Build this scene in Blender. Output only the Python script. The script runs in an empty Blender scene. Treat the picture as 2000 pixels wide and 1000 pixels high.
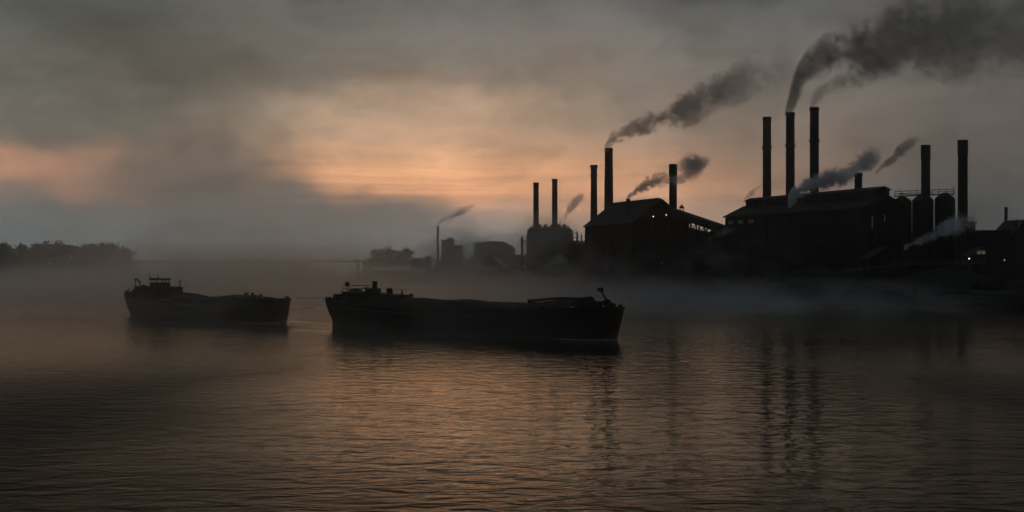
import bpy, math, random
import numpy as np
from mathutils import Vector, Matrix
random.seed(7)
rng = np.random.default_rng(7)
SC = bpy.context.scene
COL = SC.collection
F = 2778.0          # focal length in photo pixels (50 mm on a 36 mm sensor, 2000 px wide)
HC = 8.2            # eye height above the river
HZ = 522.0          # horizon row in the photo

def P(px, py, D):   # world point seen at (px, py) at distance D
    return Vector(((px - 1000) / F * D, D, HC + (HZ - py) / F * D))

def lin(c):
    return tuple(((x / 255) / 12.92 if x / 255 <= 0.04045 else ((x / 255 + 0.055) / 1.055) ** 2.4) for x in c)

# ------------------------------------------------------------------ node expressions
class X:
    def __init__(s, nt, v): s.nt, s.v = nt, v
    def _m(s, op, *a, clamp=False):
        n = s.nt.nodes.new('ShaderNodeMath'); n.operation = op; n.use_clamp = clamp
        for i, q in enumerate((s,) + a):
            if isinstance(q, X): s.nt.links.new(q.v, n.inputs[i])
            else: n.inputs[i].default_value = q
        return X(s.nt, n.outputs[0])
    def __add__(s, o): return s._m('ADD', o)
    __radd__ = __add__
    def __sub__(s, o): return s._m('SUBTRACT', o)
    def __rsub__(s, o): return (s * -1.0) + o
    def __mul__(s, o): return s._m('MULTIPLY', o)
    __rmul__ = __mul__
    def __truediv__(s, o): return s._m('DIVIDE', o)
    def __pow__(s, o): return s._m('POWER', o)
    def clamp(s): return s._m('ADD', 0.0, clamp=True)
    def sqrt(s): return s._m('SQRT')
    def exp(s): return s._m('EXPONENT')
    def atan2(s, o): return s._m('ARCTAN2', o)
    def max(s, o): return s._m('MAXIMUM', o)
    def min(s, o): return s._m('MINIMUM', o)
    def abs(s): return s._m('ABSOLUTE')
    def ss(s, a, b):      # smoothstep
        n = s.nt.nodes.new('ShaderNodeMapRange'); n.interpolation_type = 'SMOOTHSTEP'
        s.nt.links.new(s.v, n.inputs[0]); n.inputs[1].default_value = a; n.inputs[2].default_value = b
        return X(s.nt, n.outputs[0])
    def curve(s, pts):
        n = s.nt.nodes.new('ShaderNodeFloatCurve'); c = n.mapping.curves[0]
        c.points[0].location = pts[0]; c.points[1].location = pts[-1]
        for p in pts[1:-1]: c.points.new(*p)
        n.mapping.update(); s.nt.links.new(s.v, n.inputs['Value'])
        return X(s.nt, n.outputs[0])
def gauss(u, v, cu, cv, su, sv):
    a = (u - cu) / su; b = (v - cv) / sv
    return ((a * a + b * b) * -1.0).exp()
def combine(nt, x, y, z):
    n = nt.nodes.new('ShaderNodeCombineXYZ')
    for i, q in enumerate((x, y, z)):
        if isinstance(q, X): nt.links.new(q.v, n.inputs[i])
        else: n.inputs[i].default_value = q
    return n.outputs[0]
def noise(nt, vec, scale, detail=4, rough=0.5, dist=0.0, dims='3D'):
    n = nt.nodes.new('ShaderNodeTexNoise'); n.noise_dimensions = dims
    nt.links.new(vec, n.inputs['Vector']); n.inputs['Scale'].default_value = scale
    n.inputs['Detail'].default_value = detail; n.inputs['Roughness'].default_value = rough
    n.inputs['Distortion'].default_value = dist
    return X(nt, n.outputs[0])
def ramp(nt, fac, stops, interp='LINEAR'):
    n = nt.nodes.new('ShaderNodeValToRGB'); n.color_ramp.interpolation = interp
    e = n.color_ramp.elements
    while len(e) < len(stops): e.new(0.5)
    for i, (p, c) in enumerate(stops):
        e[i].position = p; e[i].color = (*c, 1)
    nt.links.new(fac.v, n.inputs[0])
    return n.outputs[0]
def cmix(nt, mode, fac, a, b):
    n = nt.nodes.new('ShaderNodeMix'); n.data_type = 'RGBA'; n.blend_type = mode; n.clamp_factor = False
    for i, q in ((0, fac), (6, a), (7, b)):
        if isinstance(q, X): nt.links.new(q.v, n.inputs[i])
        elif isinstance(q, bpy.types.NodeSocket): nt.links.new(q, n.inputs[i])
        elif isinstance(q, (int, float)): n.inputs[i].default_value = q
        else: n.inputs[i].default_value = (*q, 1)
    return n.outputs[2]

# ------------------------------------------------------------------ materials
def mat(name, col, col2=None, rough=0.7, metal=0.0, scale=1.5, bump=0.0, bscale=None, spec=0.3):
    m = bpy.data.materials.new(name); m.use_nodes = True; nt = m.node_tree
    b = nt.nodes['Principled BSDF']
    tc = nt.nodes.new('ShaderNodeTexCoord').outputs['Object']
    n = noise(nt, tc, scale, 5, 0.6)
    c2 = col2 or tuple(x * 0.6 for x in col)
    nt.links.new(ramp(nt, n, [(0.32, col), (0.68, c2)]), b.inputs['Base Color'])
    nt.links.new((n * 0.3 + (rough - 0.15)).clamp().v, b.inputs['Roughness'])
    b.inputs['Metallic'].default_value = metal
    b.inputs['Specular IOR Level'].default_value = spec
    if bump:
        bn = nt.nodes.new('ShaderNodeBump'); bn.inputs['Strength'].default_value = bump; bn.inputs['Distance'].default_value = 0.1
        nt.links.new(noise(nt, tc, bscale or scale * 4, 3).v, bn.inputs['Height'])
        nt.links.new(bn.outputs[0], b.inputs['Normal'])
    return m
def corrugated(name, col, col2, pitch=0.6, ax=1):
    m = mat(name, col, col2, 0.6, 0.2, 0.25); nt = m.node_tree
    tc = nt.nodes.new('ShaderNodeTexCoord').outputs['Object']
    w = nt.nodes.new('ShaderNodeTexWave'); w.bands_direction = 'XYZ'[ax]; w.inputs['Scale'].default_value = 1 / pitch / 2
    nt.links.new(tc, w.inputs['Vector'])
    bn = nt.nodes.new('ShaderNodeBump'); bn.inputs['Strength'].default_value = 0.6; bn.inputs['Distance'].default_value = 0.06
    nt.links.new(w.outputs['Fac'], bn.inputs['Height']); nt.links.new(bn.outputs[0], nt.nodes['Principled BSDF'].inputs['Normal'])
    return m
def brickmat(name, c1, c2):
    m = bpy.data.materials.new(name); m.use_nodes = True; nt = m.node_tree
    b = nt.nodes['Principled BSDF']; tc = nt.nodes.new('ShaderNodeTexCoord').outputs['Object']
    sx = nt.nodes.new('ShaderNodeSeparateXYZ'); nt.links.new(tc, sx.inputs[0])
    x, y, z = (X(nt, sx.outputs[i]) for i in range(3))
    br = nt.nodes.new('ShaderNodeTexBrick'); br.inputs['Scale'].default_value = 1
    br.inputs['Brick Width'].default_value = 0.5; br.inputs['Row Height'].default_value = 0.2; br.inputs['Mortar Size'].default_value = 0.02
    br.inputs['Color1'].default_value = (*c1, 1); br.inputs['Color2'].default_value = (*c2, 1); br.inputs['Mortar'].default_value = (0.12, 0.11, 0.1, 1)
    nt.links.new(combine(nt, x + y, z, 0.0), br.inputs['Vector'])
    n = noise(nt, tc, 0.12, 6, 0.65)
    nt.links.new(cmix(nt, 'MULTIPLY', 0.8, br.outputs[0], ramp(nt, n, [(0.35, (1, 1, 1)), (0.7, (0.3, 0.3, 0.3))])), b.inputs['Base Color'])
    b.inputs['Roughness'].default_value = 0.9; b.inputs['Specular IOR Level'].default_value = 0.1
    return m
def emit(name, col, s):
    m = bpy.data.materials.new(name); m.use_nodes = True; b = m.node_tree.nodes['Principled BSDF']
    b.inputs['Base Color'].default_value = (*col, 1); b.inputs['Emission Color'].default_value = (*col, 1); b.inputs['Emission Strength'].default_value = s
    return m
def glassmat(name):
    m = mat(name, (0.015, 0.017, 0.02), (0.03, 0.03, 0.03), 0.6, 0, 2, spec=0.15); return m

M = dict(
    hull=mat('hull_tar', (0.012, 0.012, 0.013), (0.028, 0.018, 0.014), 0.6, 0.1, 0.5, 0.4, 2),
    deck=mat('deck_iron', (0.05, 0.048, 0.045), (0.03, 0.03, 0.03), 0.65, 0.1, 1.0),
    strake=mat('wet_rubbing_strake', (0.16, 0.16, 0.16), (0.09, 0.09, 0.09), 0.35, 0.2, 1.0, spec=0.6),
    tarp=mat('tarpaulin', (0.032, 0.035, 0.036), (0.02, 0.022, 0.024), 0.6, 0, 0.4, 0.5, 1.2),
    cabin=mat('cabin_paint', (0.06, 0.06, 0.065), (0.04, 0.035, 0.03), 0.6, 0, 1.0),
    steel=mat('sooty_steel', (0.045, 0.045, 0.048), (0.03, 0.024, 0.02), 0.65, 0.3, 0.8),
    rust=mat('rusty_iron', (0.07, 0.04, 0.025), (0.03, 0.025, 0.022), 0.8, 0.2, 0.7),
    glass=glassmat('dark_glass'), sky_glass=mat('cabin_glass', (0.25, 0.25, 0.25), (0.2, 0.2, 0.2), 0.15, 0, 1, spec=0.8),
    brick=brickmat('sooty_brick', (0.055, 0.036, 0.03), (0.04, 0.03, 0.026)),
    brick_grey=brickmat('grey_brick', (0.08, 0.07, 0.065), (0.055, 0.05, 0.047)),
    sheet=corrugated('corrugated_sheet', (0.05, 0.055, 0.06), (0.035, 0.03, 0.03), 0.8, 1),
    roof=corrugated('roof_sheet', (0.035, 0.038, 0.042), (0.022, 0.022, 0.022), 0.8, 1),
    concrete=mat('old_concrete', (0.12, 0.115, 0.11), (0.07, 0.065, 0.06), 0.9, 0, 0.3, 0.3),
    earth=mat('bank_earth', (0.03, 0.028, 0.024), (0.018, 0.02, 0.014), 0.95, 0, 0.15, 0.6, 1.5, spec=0.1),
    coal=mat('coal', (0.008, 0.008, 0.008), (0.014, 0.013, 0.012), 0.8, 0, 1.5, 0.8, 4),
    leaf=mat('leaf_dark', (0.04, 0.05, 0.025), (0.06, 0.06, 0.03), 0.8, 0, 0.3, spec=0.1),
    bark=mat('bark', (0.06, 0.05, 0.04), (0.03, 0.025, 0.02), 0.9, 0, 1.0),
    rope=mat('hemp_rope', (0.12, 0.1, 0.07), (0.07, 0.06, 0.04), 0.9, 0, 5),
    foam=mat('wet_foam', (0.42, 0.44, 0.5), (0.22, 0.24, 0.27), 0.6, 0, 3),
    pale=mat('galvanised_pipe', (0.35, 0.36, 0.37), (0.22, 0.22, 0.22), 0.4, 0.5, 1.0),
    lamp=emit('lamp_white', (1, 0.97, 0.9), 3), warm=emit('lit_window_warm', (1, 0.8, 0.5), 0.05), red=emit('lamp_amber', (1, 0.5, 0.3), 0.7),
    dim=emit('dim_glow', (0.8, 0.85, 0.9), 0.012),  # on the long hall's side bays, emission standing in for sky seen through
)

# ------------------------------------------------------------------ mesh builder
class MB:
    def __init__(s): s.v = []; s.f = []
    def add(s, vs, fs):
        o = len(s.v); s.v += [tuple(q) for q in vs]; s.f += [tuple(i + o for i in f) for f in fs]; return s
    def box(s, x0, x1, y0, y1, z0, z1, rot=0.0, bev=0.0):
        cx, cy = (x0 + x1) / 2, (y0 + y1) / 2; c, n = math.cos(rot), math.sin(rot)
        vs = []
        if bev:
            b = bev
            outline = [(x0 + b, y0), (x1 - b, y0), (x1, y0 + b), (x1, y1 - b), (x1 - b, y1), (x0 + b, y1), (x0, y1 - b), (x0, y0 + b)]
        else: outline = [(x0, y0), (x1, y0), (x1, y1), (x0, y1)]
        k = len(outline)
        for z in (z0, z1):
            for x, y in outline:
                dx, dy = x - cx, y - cy; vs.append((cx + dx * c - dy * n, cy + dx * n + dy * c, z))
        fs = [tuple(range(k - 1, -1, -1)), tuple(range(k, 2 * k))] + [(i, (i + 1) % k, k + (i + 1) % k, k + i) for i in range(k)]
        return s.add(vs, fs)
    def prism(s, poly, axis, a0, a1):   # polygon (two coords) extruded along axis 0/1
        k = len(poly); vs = []
        for a in (a0, a1):
            for p, q in poly: vs.append((a, p, q) if axis == 0 else (p, a, q))
        return s.add(vs, [tuple(range(k)), tuple(range(2 * k - 1, k - 1, -1))] + [(i, k + i, k + (i + 1) % k, (i + 1) % k) for i in range(k)])
    def tube(s, pts, r, n=8, r1=None, caps=True):
        pts = [Vector(p) for p in pts]; vs = []; fs = []; m = len(pts)
        for i, p in enumerate(pts):
            d = (pts[min(i + 1, m - 1)] - pts[max(i - 1, 0)]).normalized()
            a = d.cross(Vector((0, 0, 1)))
            if a.length < 1e-3: a = Vector((1, 0, 0))
            a.normalize(); b = d.cross(a)
            rr = (r[i] if isinstance(r, (list, tuple)) else r + ((r1 if r1 is not None else r) - r) * i / max(1, m - 1))
            for j in range(n):
                t = 2 * math.pi * j / n; vs.append(p + a * (math.cos(t) * rr) + b * (math.sin(t) * rr))
        for i in range(m - 1):
            for j in range(n): fs.append((i * n + j, i * n + (j + 1) % n, (i + 1) * n + (j + 1) % n, (i + 1) * n + j))
        if caps: fs += [tuple(range(n - 1, -1, -1)), tuple(range((m - 1) * n, m * n))]
        return s.add(vs, fs)
    def lathe(s, prof, n=32, cx=0, cy=0, ang=2 * math.pi):   # prof: (r, z)
        vs = []; fs = []; m = len(prof)
        for r, z in prof:
            for j in range(n):
                t = 2 * math.pi * j / n; vs.append((cx + r * math.cos(t), cy + r * math.sin(t), z))
        for i in range(m - 1):
            for j in range(n): fs.append((i * n + j, i * n + (j + 1) % n, (i + 1) * n + (j + 1) % n, (i + 1) * n + j))
        if prof[0][0] > 1e-3: fs.append(tuple(range(n - 1, -1, -1)))
        if prof[-1][0] > 1e-3: fs.append(tuple(range((m - 1) * n, m * n)))
        return s.add(vs, fs)
    def build(s, name, m, parent=None, smooth=False):
        me = bpy.data.meshes.new(name); me.from_pydata(s.v, [], s.f); me.validate(); me.update()
        me.materials.append(m)
        if smooth: me.polygons.foreach_set('use_smooth', [True] * len(me.polygons))
        o = bpy.data.objects.new(name, me); COL.objects.link(o)
        if parent: o.parent = parent
        return o
def tag(o, label=None, cat=None, group=None, kind=None):
    if label: o['label'] = label
    if cat: o['category'] = cat
    if group: o['group'] = group
    if kind: o['kind'] = kind
    return o
def thing(name, label, cat, loc=(0, 0, 0), rz=0.0, group=None):
    o = bpy.data.objects.new(name, None); COL.objects.link(o); o.location = loc; o.rotation_euler = (0, 0, rz); o.empty_display_size = 0.5
    return tag(o, label, cat, group)
def copy_tree(o, parent=None):
    c = o.copy(); COL.objects.link(c); c.parent = parent
    for ch in [q for q in COL.objects if q.parent == o]: copy_tree(ch, c)
    return c

# ------------------------------------------------------------------ camera
cam = bpy.data.cameras.new('camera'); co = bpy.data.objects.new('camera', cam); COL.objects.link(co)
cam.lens = 50; cam.sensor_width = 36; cam.clip_end = 20000; cam.clip_start = 0.5
co.location = (0, 0, HC); co.rotation_euler = (math.radians(90), 0, 0)
cam.shift_y = (HZ - 500) / 2000.0
SC.camera = co

# ------------------------------------------------------------------ sky (world)
W = bpy.data.worlds.new('World'); SC.world = W; W.use_nodes = True
nt = W.node_tree; bg = nt.nodes['Background']
tc = nt.nodes.new('ShaderNodeTexCoord').outputs['Generated']
sp = nt.nodes.new('ShaderNodeSeparateXYZ'); nt.links.new(tc, sp.inputs[0])
dx, dy, dz = (X(nt, sp.outputs[i]) for i in range(3))
az = dx.atan2(dy)
el = dz._m('ARCSINE')
n1 = noise(nt, combine(nt, az * 3.2, el * 6.0, 0.3), 2.0, 4, 0.5)
n2 = noise(nt, combine(nt, az * 3.2 + 7.1, el * 6.0, 5.3), 2.0, 4, 0.5)
u0 = az * F; v0 = el * F
n3 = noise(nt, combine(nt, az * 9.0, el * 14.0, 2.2), 2.0, 5, 0.6)
u = u0 + (n1 - 0.5) * 330.0 + (n3 - 0.5) * 170.0
v = v0 + (n2 - 0.5) * 220.0 + (n3 - 0.5) * 90.0
SKY = [(-300, (104, 112, 112)), (0, (144, 152, 150)), (60, (128, 134, 130)), (110, (113, 115, 110)), (160, (108, 104, 96)), (220, (114, 107, 98)), (330, (120, 113, 103)), (430, (112, 109, 102)), (525, (98, 99, 95)), (590, (54, 56, 55)), (700, (27, 29, 30)), (1500, (22, 25, 27)), (2500, (34, 38, 41)), (3300, (100, 111, 116)), (4400, (112, 124, 130))]
V0, V1 = -300, 4400
base = ramp(nt, (v - V0) / (V1 - V0), [((a - V0) / (V1 - V0), lin(c)) for a, c in SKY])
# warm breaks in the overcast
col = base
def addglow(mask, rgb):
    global col
    col = cmix(nt, 'ADD', mask, col, rgb)
lower = v.ss(85.0, 165.0)
left_edge = u.ss(-640.0, -340.0)
slope_edge = (v + u * 0.16).ss(50.0, 150.0)
streak = noise(nt, combine(nt, az * 5.0, v0 * 0.055 + (n1 * 2.0), 1.7), 1.0, 3, 0.55)
addglow(gauss(u, v0, -170, 172, 400, 62) * left_edge * slope_edge * (streak * 1.5 + 0.25), (0.90, 0.345, 0.10))
addglow(gauss(u, v0, 20, 88, 330, 48), (0.075, 0.036, 0.014))
thin = noise(nt, combine(nt, az * 2.2, v0 * 0.11 + n1 * 3.0, 4.4), 1.0, 2, 0.5).ss(0.46, 0.66)
addglow(gauss(u, v0, -190, 152, 330, 26) * thin, (0.30, 0.10, 0.055))
addglow(gauss(u, v, -130, 255, 420, 75) * u.ss(-600.0, -300.0), (0.40, 0.22, 0.11))
addglow(gauss(u, v, -950, 178, 215, 50) * (streak * 0.8 + 0.6), (0.42, 0.145, 0.05))
addglow(gauss(u, v, -560, 235, 180, 40), (0.055, 0.03, 0.012))
addglow(gauss(u, v0, 260, 130, 300, 75) * (streak * 0.6 + 0.7), (0.44, 0.18, 0.07))
addglow(gauss(u, v, 480, 190, 300, 100), (0.045, 0.022, 0.008))
addglow(gauss(u, v, 0, 380, 600, 90), (0.02, 0.012, 0.005))
# darker cloud masses
def dark(mask, k):
    global col
    col = cmix(nt, 'MULTIPLY', mask * k, col, (0.0, 0.0, 0.0))
dark(gauss(u, v, -780, 430, 240, 120), 0.42)
dark(gauss(u, v, -660, 330, 200, 50), 0.20)
dark(gauss(u, v, -480, 375, 160, 60), 0.22)
dark(gauss(u, v, -120, 345, 300, 26), 0.16)
dark(gauss(u, v, 900, 300, 330, 330), 0.30)
dark(gauss(u, v0, 950, 20, 480, 130), 0.5)
dark(gauss(u, v, 900, 480, 300, 100), 0.25)
cl = noise(nt, combine(nt, az * 4.4 + n3 * 0.5, el * 9.0 + n1 * 0.6, 9.0), 2.0, 8, 0.62)
col = cmix(nt, 'MULTIPLY', 1.0, col, ramp(nt, cl, [(0.32, (0.72, 0.74, 0.75)), (0.68, (1.30, 1.28, 1.26))]))
col = cmix(nt, 'MULTIPLY', 1.0, col, (0.97, 1.0, 1.09))
# greener, cooler cloud to the upper left
col = cmix(nt, 'MULTIPLY', gauss(u, v, -900, 400, 500, 220), col, (0.93, 1.0, 0.93))
# the sky away from the dawn is much darker
away = az.abs().ss(0.7, 2.4) * (1.0 - v0.ss(1500.0, 2600.0))
col = cmix(nt, 'MIX', away, col, cmix(nt, 'MULTIPLY', 1.0, col, (0.30, 0.35, 0.38)))
sky = nt.nodes.new('ShaderNodeTexSky'); sky.sky_type = 'NISHITA'; sky.sun_disc = False
sky.sun_elevation = math.radians(3.5); sky.sun_rotation = math.radians(-3.5); sky.dust_density = 4
col = cmix(nt, 'ADD', 0.0008, col, sky.outputs[0])      # thin daylight seeping through the overcast
nt.links.new(col, bg.inputs['Color']); bg.inputs['Strength'].default_value = 1.0
sun = bpy.data.lights.new('sun', 'SUN'); sun.energy = 0.004; sun.angle = math.radians(40); sun.color = (1, 0.72, 0.48)
so = bpy.data.objects.new('sun', sun); COL.objects.link(so)
so.rotation_euler = (math.radians(90 - 5), 0, math.radians(180 + 3.5)); so.location = (0, 0, 100)

# ------------------------------------------------------------------ volumes
def volmat(name, color, dens, aniso=0.3, rate=1.0):
    m = bpy.data.materials.new(name); m.use_nodes = True; nt = m.node_tree
    nt.nodes.remove(nt.nodes['Principled BSDF'])
    pv = nt.nodes.new('ShaderNodeVolumePrincipled'); pv.inputs['Color'].default_value = (*color, 1)
    pv.inputs['Anisotropy'].default_value = aniso
    nt.links.new(pv.outputs[0], nt.nodes['Material Output'].inputs['Volume'])
    m.cycles.volume_step_rate = rate
    if isinstance(dens, (int, float)): pv.inputs['Density'].default_value = dens
    else: nt.links.new(dens(nt).v, pv.inputs['Density'])
    return m
def objxyz(nt):
    t = nt.nodes.new('ShaderNodeTexCoord').outputs['Object']
    s = nt.nodes.new('ShaderNodeSeparateXYZ'); nt.links.new(t, s.inputs[0])
    return t, X(nt, s.outputs[0]), X(nt, s.outputs[1]), X(nt, s.outputs[2])

hb = MB().box(-1700, 1700, -320, 2150, -1.5, 150.0).build('haze', volmat('haze_air', (0.94, 0.98, 0.99), 0.00021, 0.82))
tag(hb, kind='stuff')

def plume(pts, D, label, color, dens, nscale, amp=1.0, fade=None, soft=0.55, group='smoke and steam plumes over the works', rate=0.15, seed=0.0, mid=None):
    """pts: (px, py, radius px) along the plume, px increasing."""
    p0 = P(pts[0][0], pts[0][1], D); k = D / F
    xs = [(p[0] - pts[0][0]) * k for p in pts]; zs = [(pts[0][1] - p[1]) * k for p in pts]; rs = [p[2] * k for p in pts]
    L = xs[-1]; zmin = min(zs) - 1; zr = max(zs) - zmin + 1; rm = max(rs)
    zpts = [(x / L, (z - zmin) / zr) for x, z in zip(xs, zs)]; rpts = [(x / L, r / rm) for x, r in zip(xs, rs)]
    fpts = fade or [(0, 1), (0.6, 0.7), (1, 0)]
    def dens_f(nt):
        t, x, y, z = objxyz(nt)
        xn = (x / L).clamp()
        zc = xn.curve(zpts) * zr + zmin; R = xn.curve(rpts) * rm
        a = z - zc
        r = (a * a + y * y).sqrt() / R
        off = nt.nodes.new('ShaderNodeVectorMath'); off.operation = 'ADD'; nt.links.new(t, off.inputs[0]); off.inputs[1].default_value = (seed * 13.7, seed * 5.1, seed * 9.3)
        n = noise(nt, off.outputs[0], nscale * 1.9, 5, 0.64, 0.9)
        nb = noise(nt, off.outputs[0], nscale * 0.5, 1, 0.5)
        f = (1.0 - r) * 1.0 - 0.10 + (n - 0.5) * (3.6 * amp) + (nb - 0.5) * (1.9 * amp)
        f = f + (1.0 - xn * 14.0).clamp() * 0.7
        return f.ss(0.0, soft) * ((1.2 - r) * 4.0).clamp() * xn.curve(fpts) * (dens * 1.3)
    m = volmat('smoke_' + str(len(bpy.data.materials)), color, dens_f, 0.3 if color[0] > 0.9 else 0.6, rate)
    n = 28; sg = 14; vs = []; fs = []
    zi = lambda x: np.interp(x, xs, zs); ri = lambda x: np.interp(x, xs, rs)
    for i in range(n + 1):
        x = L * i / n; R = ri(x) * 1.22; zc = zi(x)
        for j in range(sg):
            t = 2 * math.pi * j / sg; vs.append((x, R * math.cos(t), zc + R * math.sin(t)))
    for i in range(n):
        for j in range(sg): fs.append((i * sg + j, i * sg + (j + 1) % sg, (i + 1) * sg + (j + 1) % sg, (i + 1) * sg + j))
    fs += [tuple(range(sg - 1, -1, -1)), tuple(range(n * sg, (n + 1) * sg))]
    mb = MB(); mb.add(vs, fs)
    o = mb.build('smoke_plume', m); o.location = p0
    tag(o, label, 'smoke', group, 'thing')
    return o

def mist(x0, x1, y0, y1, z0, z1, dens, scale, lo, hi, seed, color=(0.975, 0.99, 0.99), rate=0.1, pz=1.5, stretch=(1, 1, 2.0), name='mist', edge=0.25, ztop=0.0, g=0.6):
    cx, cy = (x0 + x1) / 2, (y0 + y1) / 2; hx, hy, hz = (x1 - x0) / 2, (y1 - y0) / 2, z1 - z0
    def f(nt):
        t, x, y, z = objxyz(nt)
        mp = nt.nodes.new('ShaderNodeMapping'); nt.links.new(t, mp.inputs[0]); mp.inputs['Scale'].default_value = stretch; mp.inputs['Location'].default_value = (seed * 31.7, seed * 17.3, seed)
        n = noise(nt, mp.outputs[0], scale, 6, 0.58, 0.9)
        zz = 1.0 - (z / hz).clamp()
        e = ((1.0 - (x / hx).abs()) / edge).ss(0.0, 1.0) * ((1.0 - (y / hy).abs()) / edge).ss(0.0, 1.0)
        return (n + zz * ztop - ztop).ss(lo, hi) * (zz ** pz) * e * dens
    o = MB().box(-hx, hx, -hy, hy, 0, hz).build(name, volmat(name + '_vapour', color, f, g, rate))
    o.location = (cx, cy, z0); tag(o, kind='stuff'); return o

# ------------------------------------------------------------------ water
def water():
    m = bpy.data.materials.new('river_water'); m.use_nodes = True; nt = m.node_tree; b = nt.nodes['Principled BSDF']
    b.inputs['Base Color'].default_value = (0.012, 0.015, 0.014, 1); b.inputs['IOR'].default_value = 1.31
    b.inputs['Specular IOR Level'].default_value = 0.0; b.inputs['Roughness'].default_value = 0.9
    tc = nt.nodes.new('ShaderNodeTexCoord').outputs['Object']
    mp = nt.nodes.new('ShaderNodeMapping'); nt.links.new(tc, mp.inputs[0]); mp.inputs['Scale'].default_value = (0.7, 1.0, 1.0); mp.inputs['Rotation'].default_value = (0, 0, 0.12)
    mq = nt.nodes.new('ShaderNodeMapping'); nt.links.new(tc, mq.inputs[0]); mq.inputs['Scale'].default_value = (0.5, 1.0, 1.0); mq.inputs['Rotation'].default_value = (0, 0, -0.25)
    a = noise(nt, mp.outputs[0], 0.62, 3, 0.45, 0.8)
    c = noise(nt, mq.outputs[0], 2.0, 2, 0.5, 0.4)
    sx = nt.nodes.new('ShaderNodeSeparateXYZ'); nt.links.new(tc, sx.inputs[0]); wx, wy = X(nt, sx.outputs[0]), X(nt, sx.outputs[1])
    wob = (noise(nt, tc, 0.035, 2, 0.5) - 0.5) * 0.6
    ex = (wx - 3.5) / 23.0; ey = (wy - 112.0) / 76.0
    bright_zone = 1.0 - ((ex * ex + ey * ey).sqrt() + wob).ss(0.6, 1.5)
    bright_zone = bright_zone.max((wy + wob * 25.0).ss(62.0, 160.0))      # mask: reflection painted bright mid-river, dimmed and roughened towards the near corners
    big = noise(nt, tc, 0.03, 2, 0.5)               # calmer and more ruffled patches
    gust = big.ss(0.3, 0.7) * 0.5 + 0.75
    h = (a * 0.34 + c * 0.09) * gust * (1.45 - bright_zone * 0.77)
    bn = nt.nodes.new('ShaderNodeBump'); bn.inputs['Strength'].default_value = 1.0; bn.inputs['Distance'].default_value = 0.34
    nt.links.new(h.v, bn.inputs['Height'])
    fr = nt.nodes.new('ShaderNodeFresnel'); fr.inputs['IOR'].default_value = 1.32; nt.links.new(bn.outputs[0], fr.inputs['Normal'])
    gl = nt.nodes.new('ShaderNodeBsdfGlossy'); gl.inputs['Color'].default_value = (1.0, 0.86, 0.71, 1)     # warm tint put into the reflection to deepen the orange sky glow
    nt.links.new((0.44 - bright_zone * 0.39).v, gl.inputs['Roughness']); nt.links.new(bn.outputs[0], gl.inputs['Normal'])
    mx = nt.nodes.new('ShaderNodeMixShader'); nt.links.new((X(nt, fr.outputs[0]) * (0.42 + bright_zone * 0.60)).v, mx.inputs[0]); nt.links.new(b.outputs[0], mx.inputs[1]); nt.links.new(gl.outputs[0], mx.inputs[2])  # reflectance turned down outside the mask to darken the water's edges
    nt.links.new(mx.outputs[0], nt.nodes['Material Output'].inputs[0])
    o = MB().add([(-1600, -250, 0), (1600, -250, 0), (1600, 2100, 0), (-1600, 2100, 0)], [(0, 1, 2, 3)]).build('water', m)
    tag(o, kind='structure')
water()

# ------------------------------------------------------------------ river banks
def hash2(x, y):
    return (math.sin(x * 0.13 + y * 0.07) + math.sin(x * 0.05 - y * 0.11 + 2) + math.sin(x * 0.31 + y * 0.23 + 1) * 0.5) / 2.5
def bank(name, line, inland, top, slope, far_rows, m):
    """line: waterline points; each row of the sheet is the line moved inland."""
    pts = []
    for (a, b) in zip(line[:-1], line[1:]):
        A, B = Vector((*a, 0)), Vector((*b, 0)); k = max(1, int((B - A).length / 9))
        for i in range(k): pts.append(A.lerp(B, i / k))
    pts.append(Vector((*line[-1], 0)))
    offs = [-4, 0, slope * 0.35, slope * 0.7, slope, slope + 5, slope + 14] + far_rows
    zs = [-1.0, 0.05, top * 0.32, top * 0.75, top, top, top] + [top] * len(far_rows)
    d = Vector(inland).normalized(); vs = []; fs = []
    for k, (o, z) in enumerate(zip(offs, zs)):
        for i, p in enumerate(pts):
            w = 0.0 if k < 1 else 1.0
            jx = hash2(p.x * 2 + k * 9, p.y * 2) * (1.6 if k < 6 else 0) * w
            q = p + d * (o + jx)
            vs.append((q.x, q.y, z + (hash2(q.x * 1.7, q.y * 1.7) * 0.35 if k > 1 else 0)))
    n = len(pts)
    for k in range(len(offs) - 1):
        for i in range(n - 1): fs.append((k * n + i, k * n + i + 1, (k + 1) * n + i + 1, (k + 1) * n + i))
    o = MB().add(vs, fs).build(name, m, smooth=True); tag(o, kind='structure'); return o
LINE = [(190, 240), (140, 268), (104, 294), (96, 318), (88, 346), (70, 380), (40, 428), (27, 500), (17, 590), (12, 690), (-40, 785), (-96, 858), (-108, 930), (-130, 1100), (-160, 1400), (-200, 2050)]
bank('riverbank', LINE, (1, 0.0, 0), 5.0, 11, [60, 200, 600, 1300], M['earth'])
bank('far_bank', [(-1100, 900), (-700, 1010), (-420, 1030), (-300, 1010), (-262, 1060), (-250, 1300)], (-0.75, 1, 0), 2.2, 14, [80, 300, 700], M['earth'])
GZ = 5.0

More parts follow.
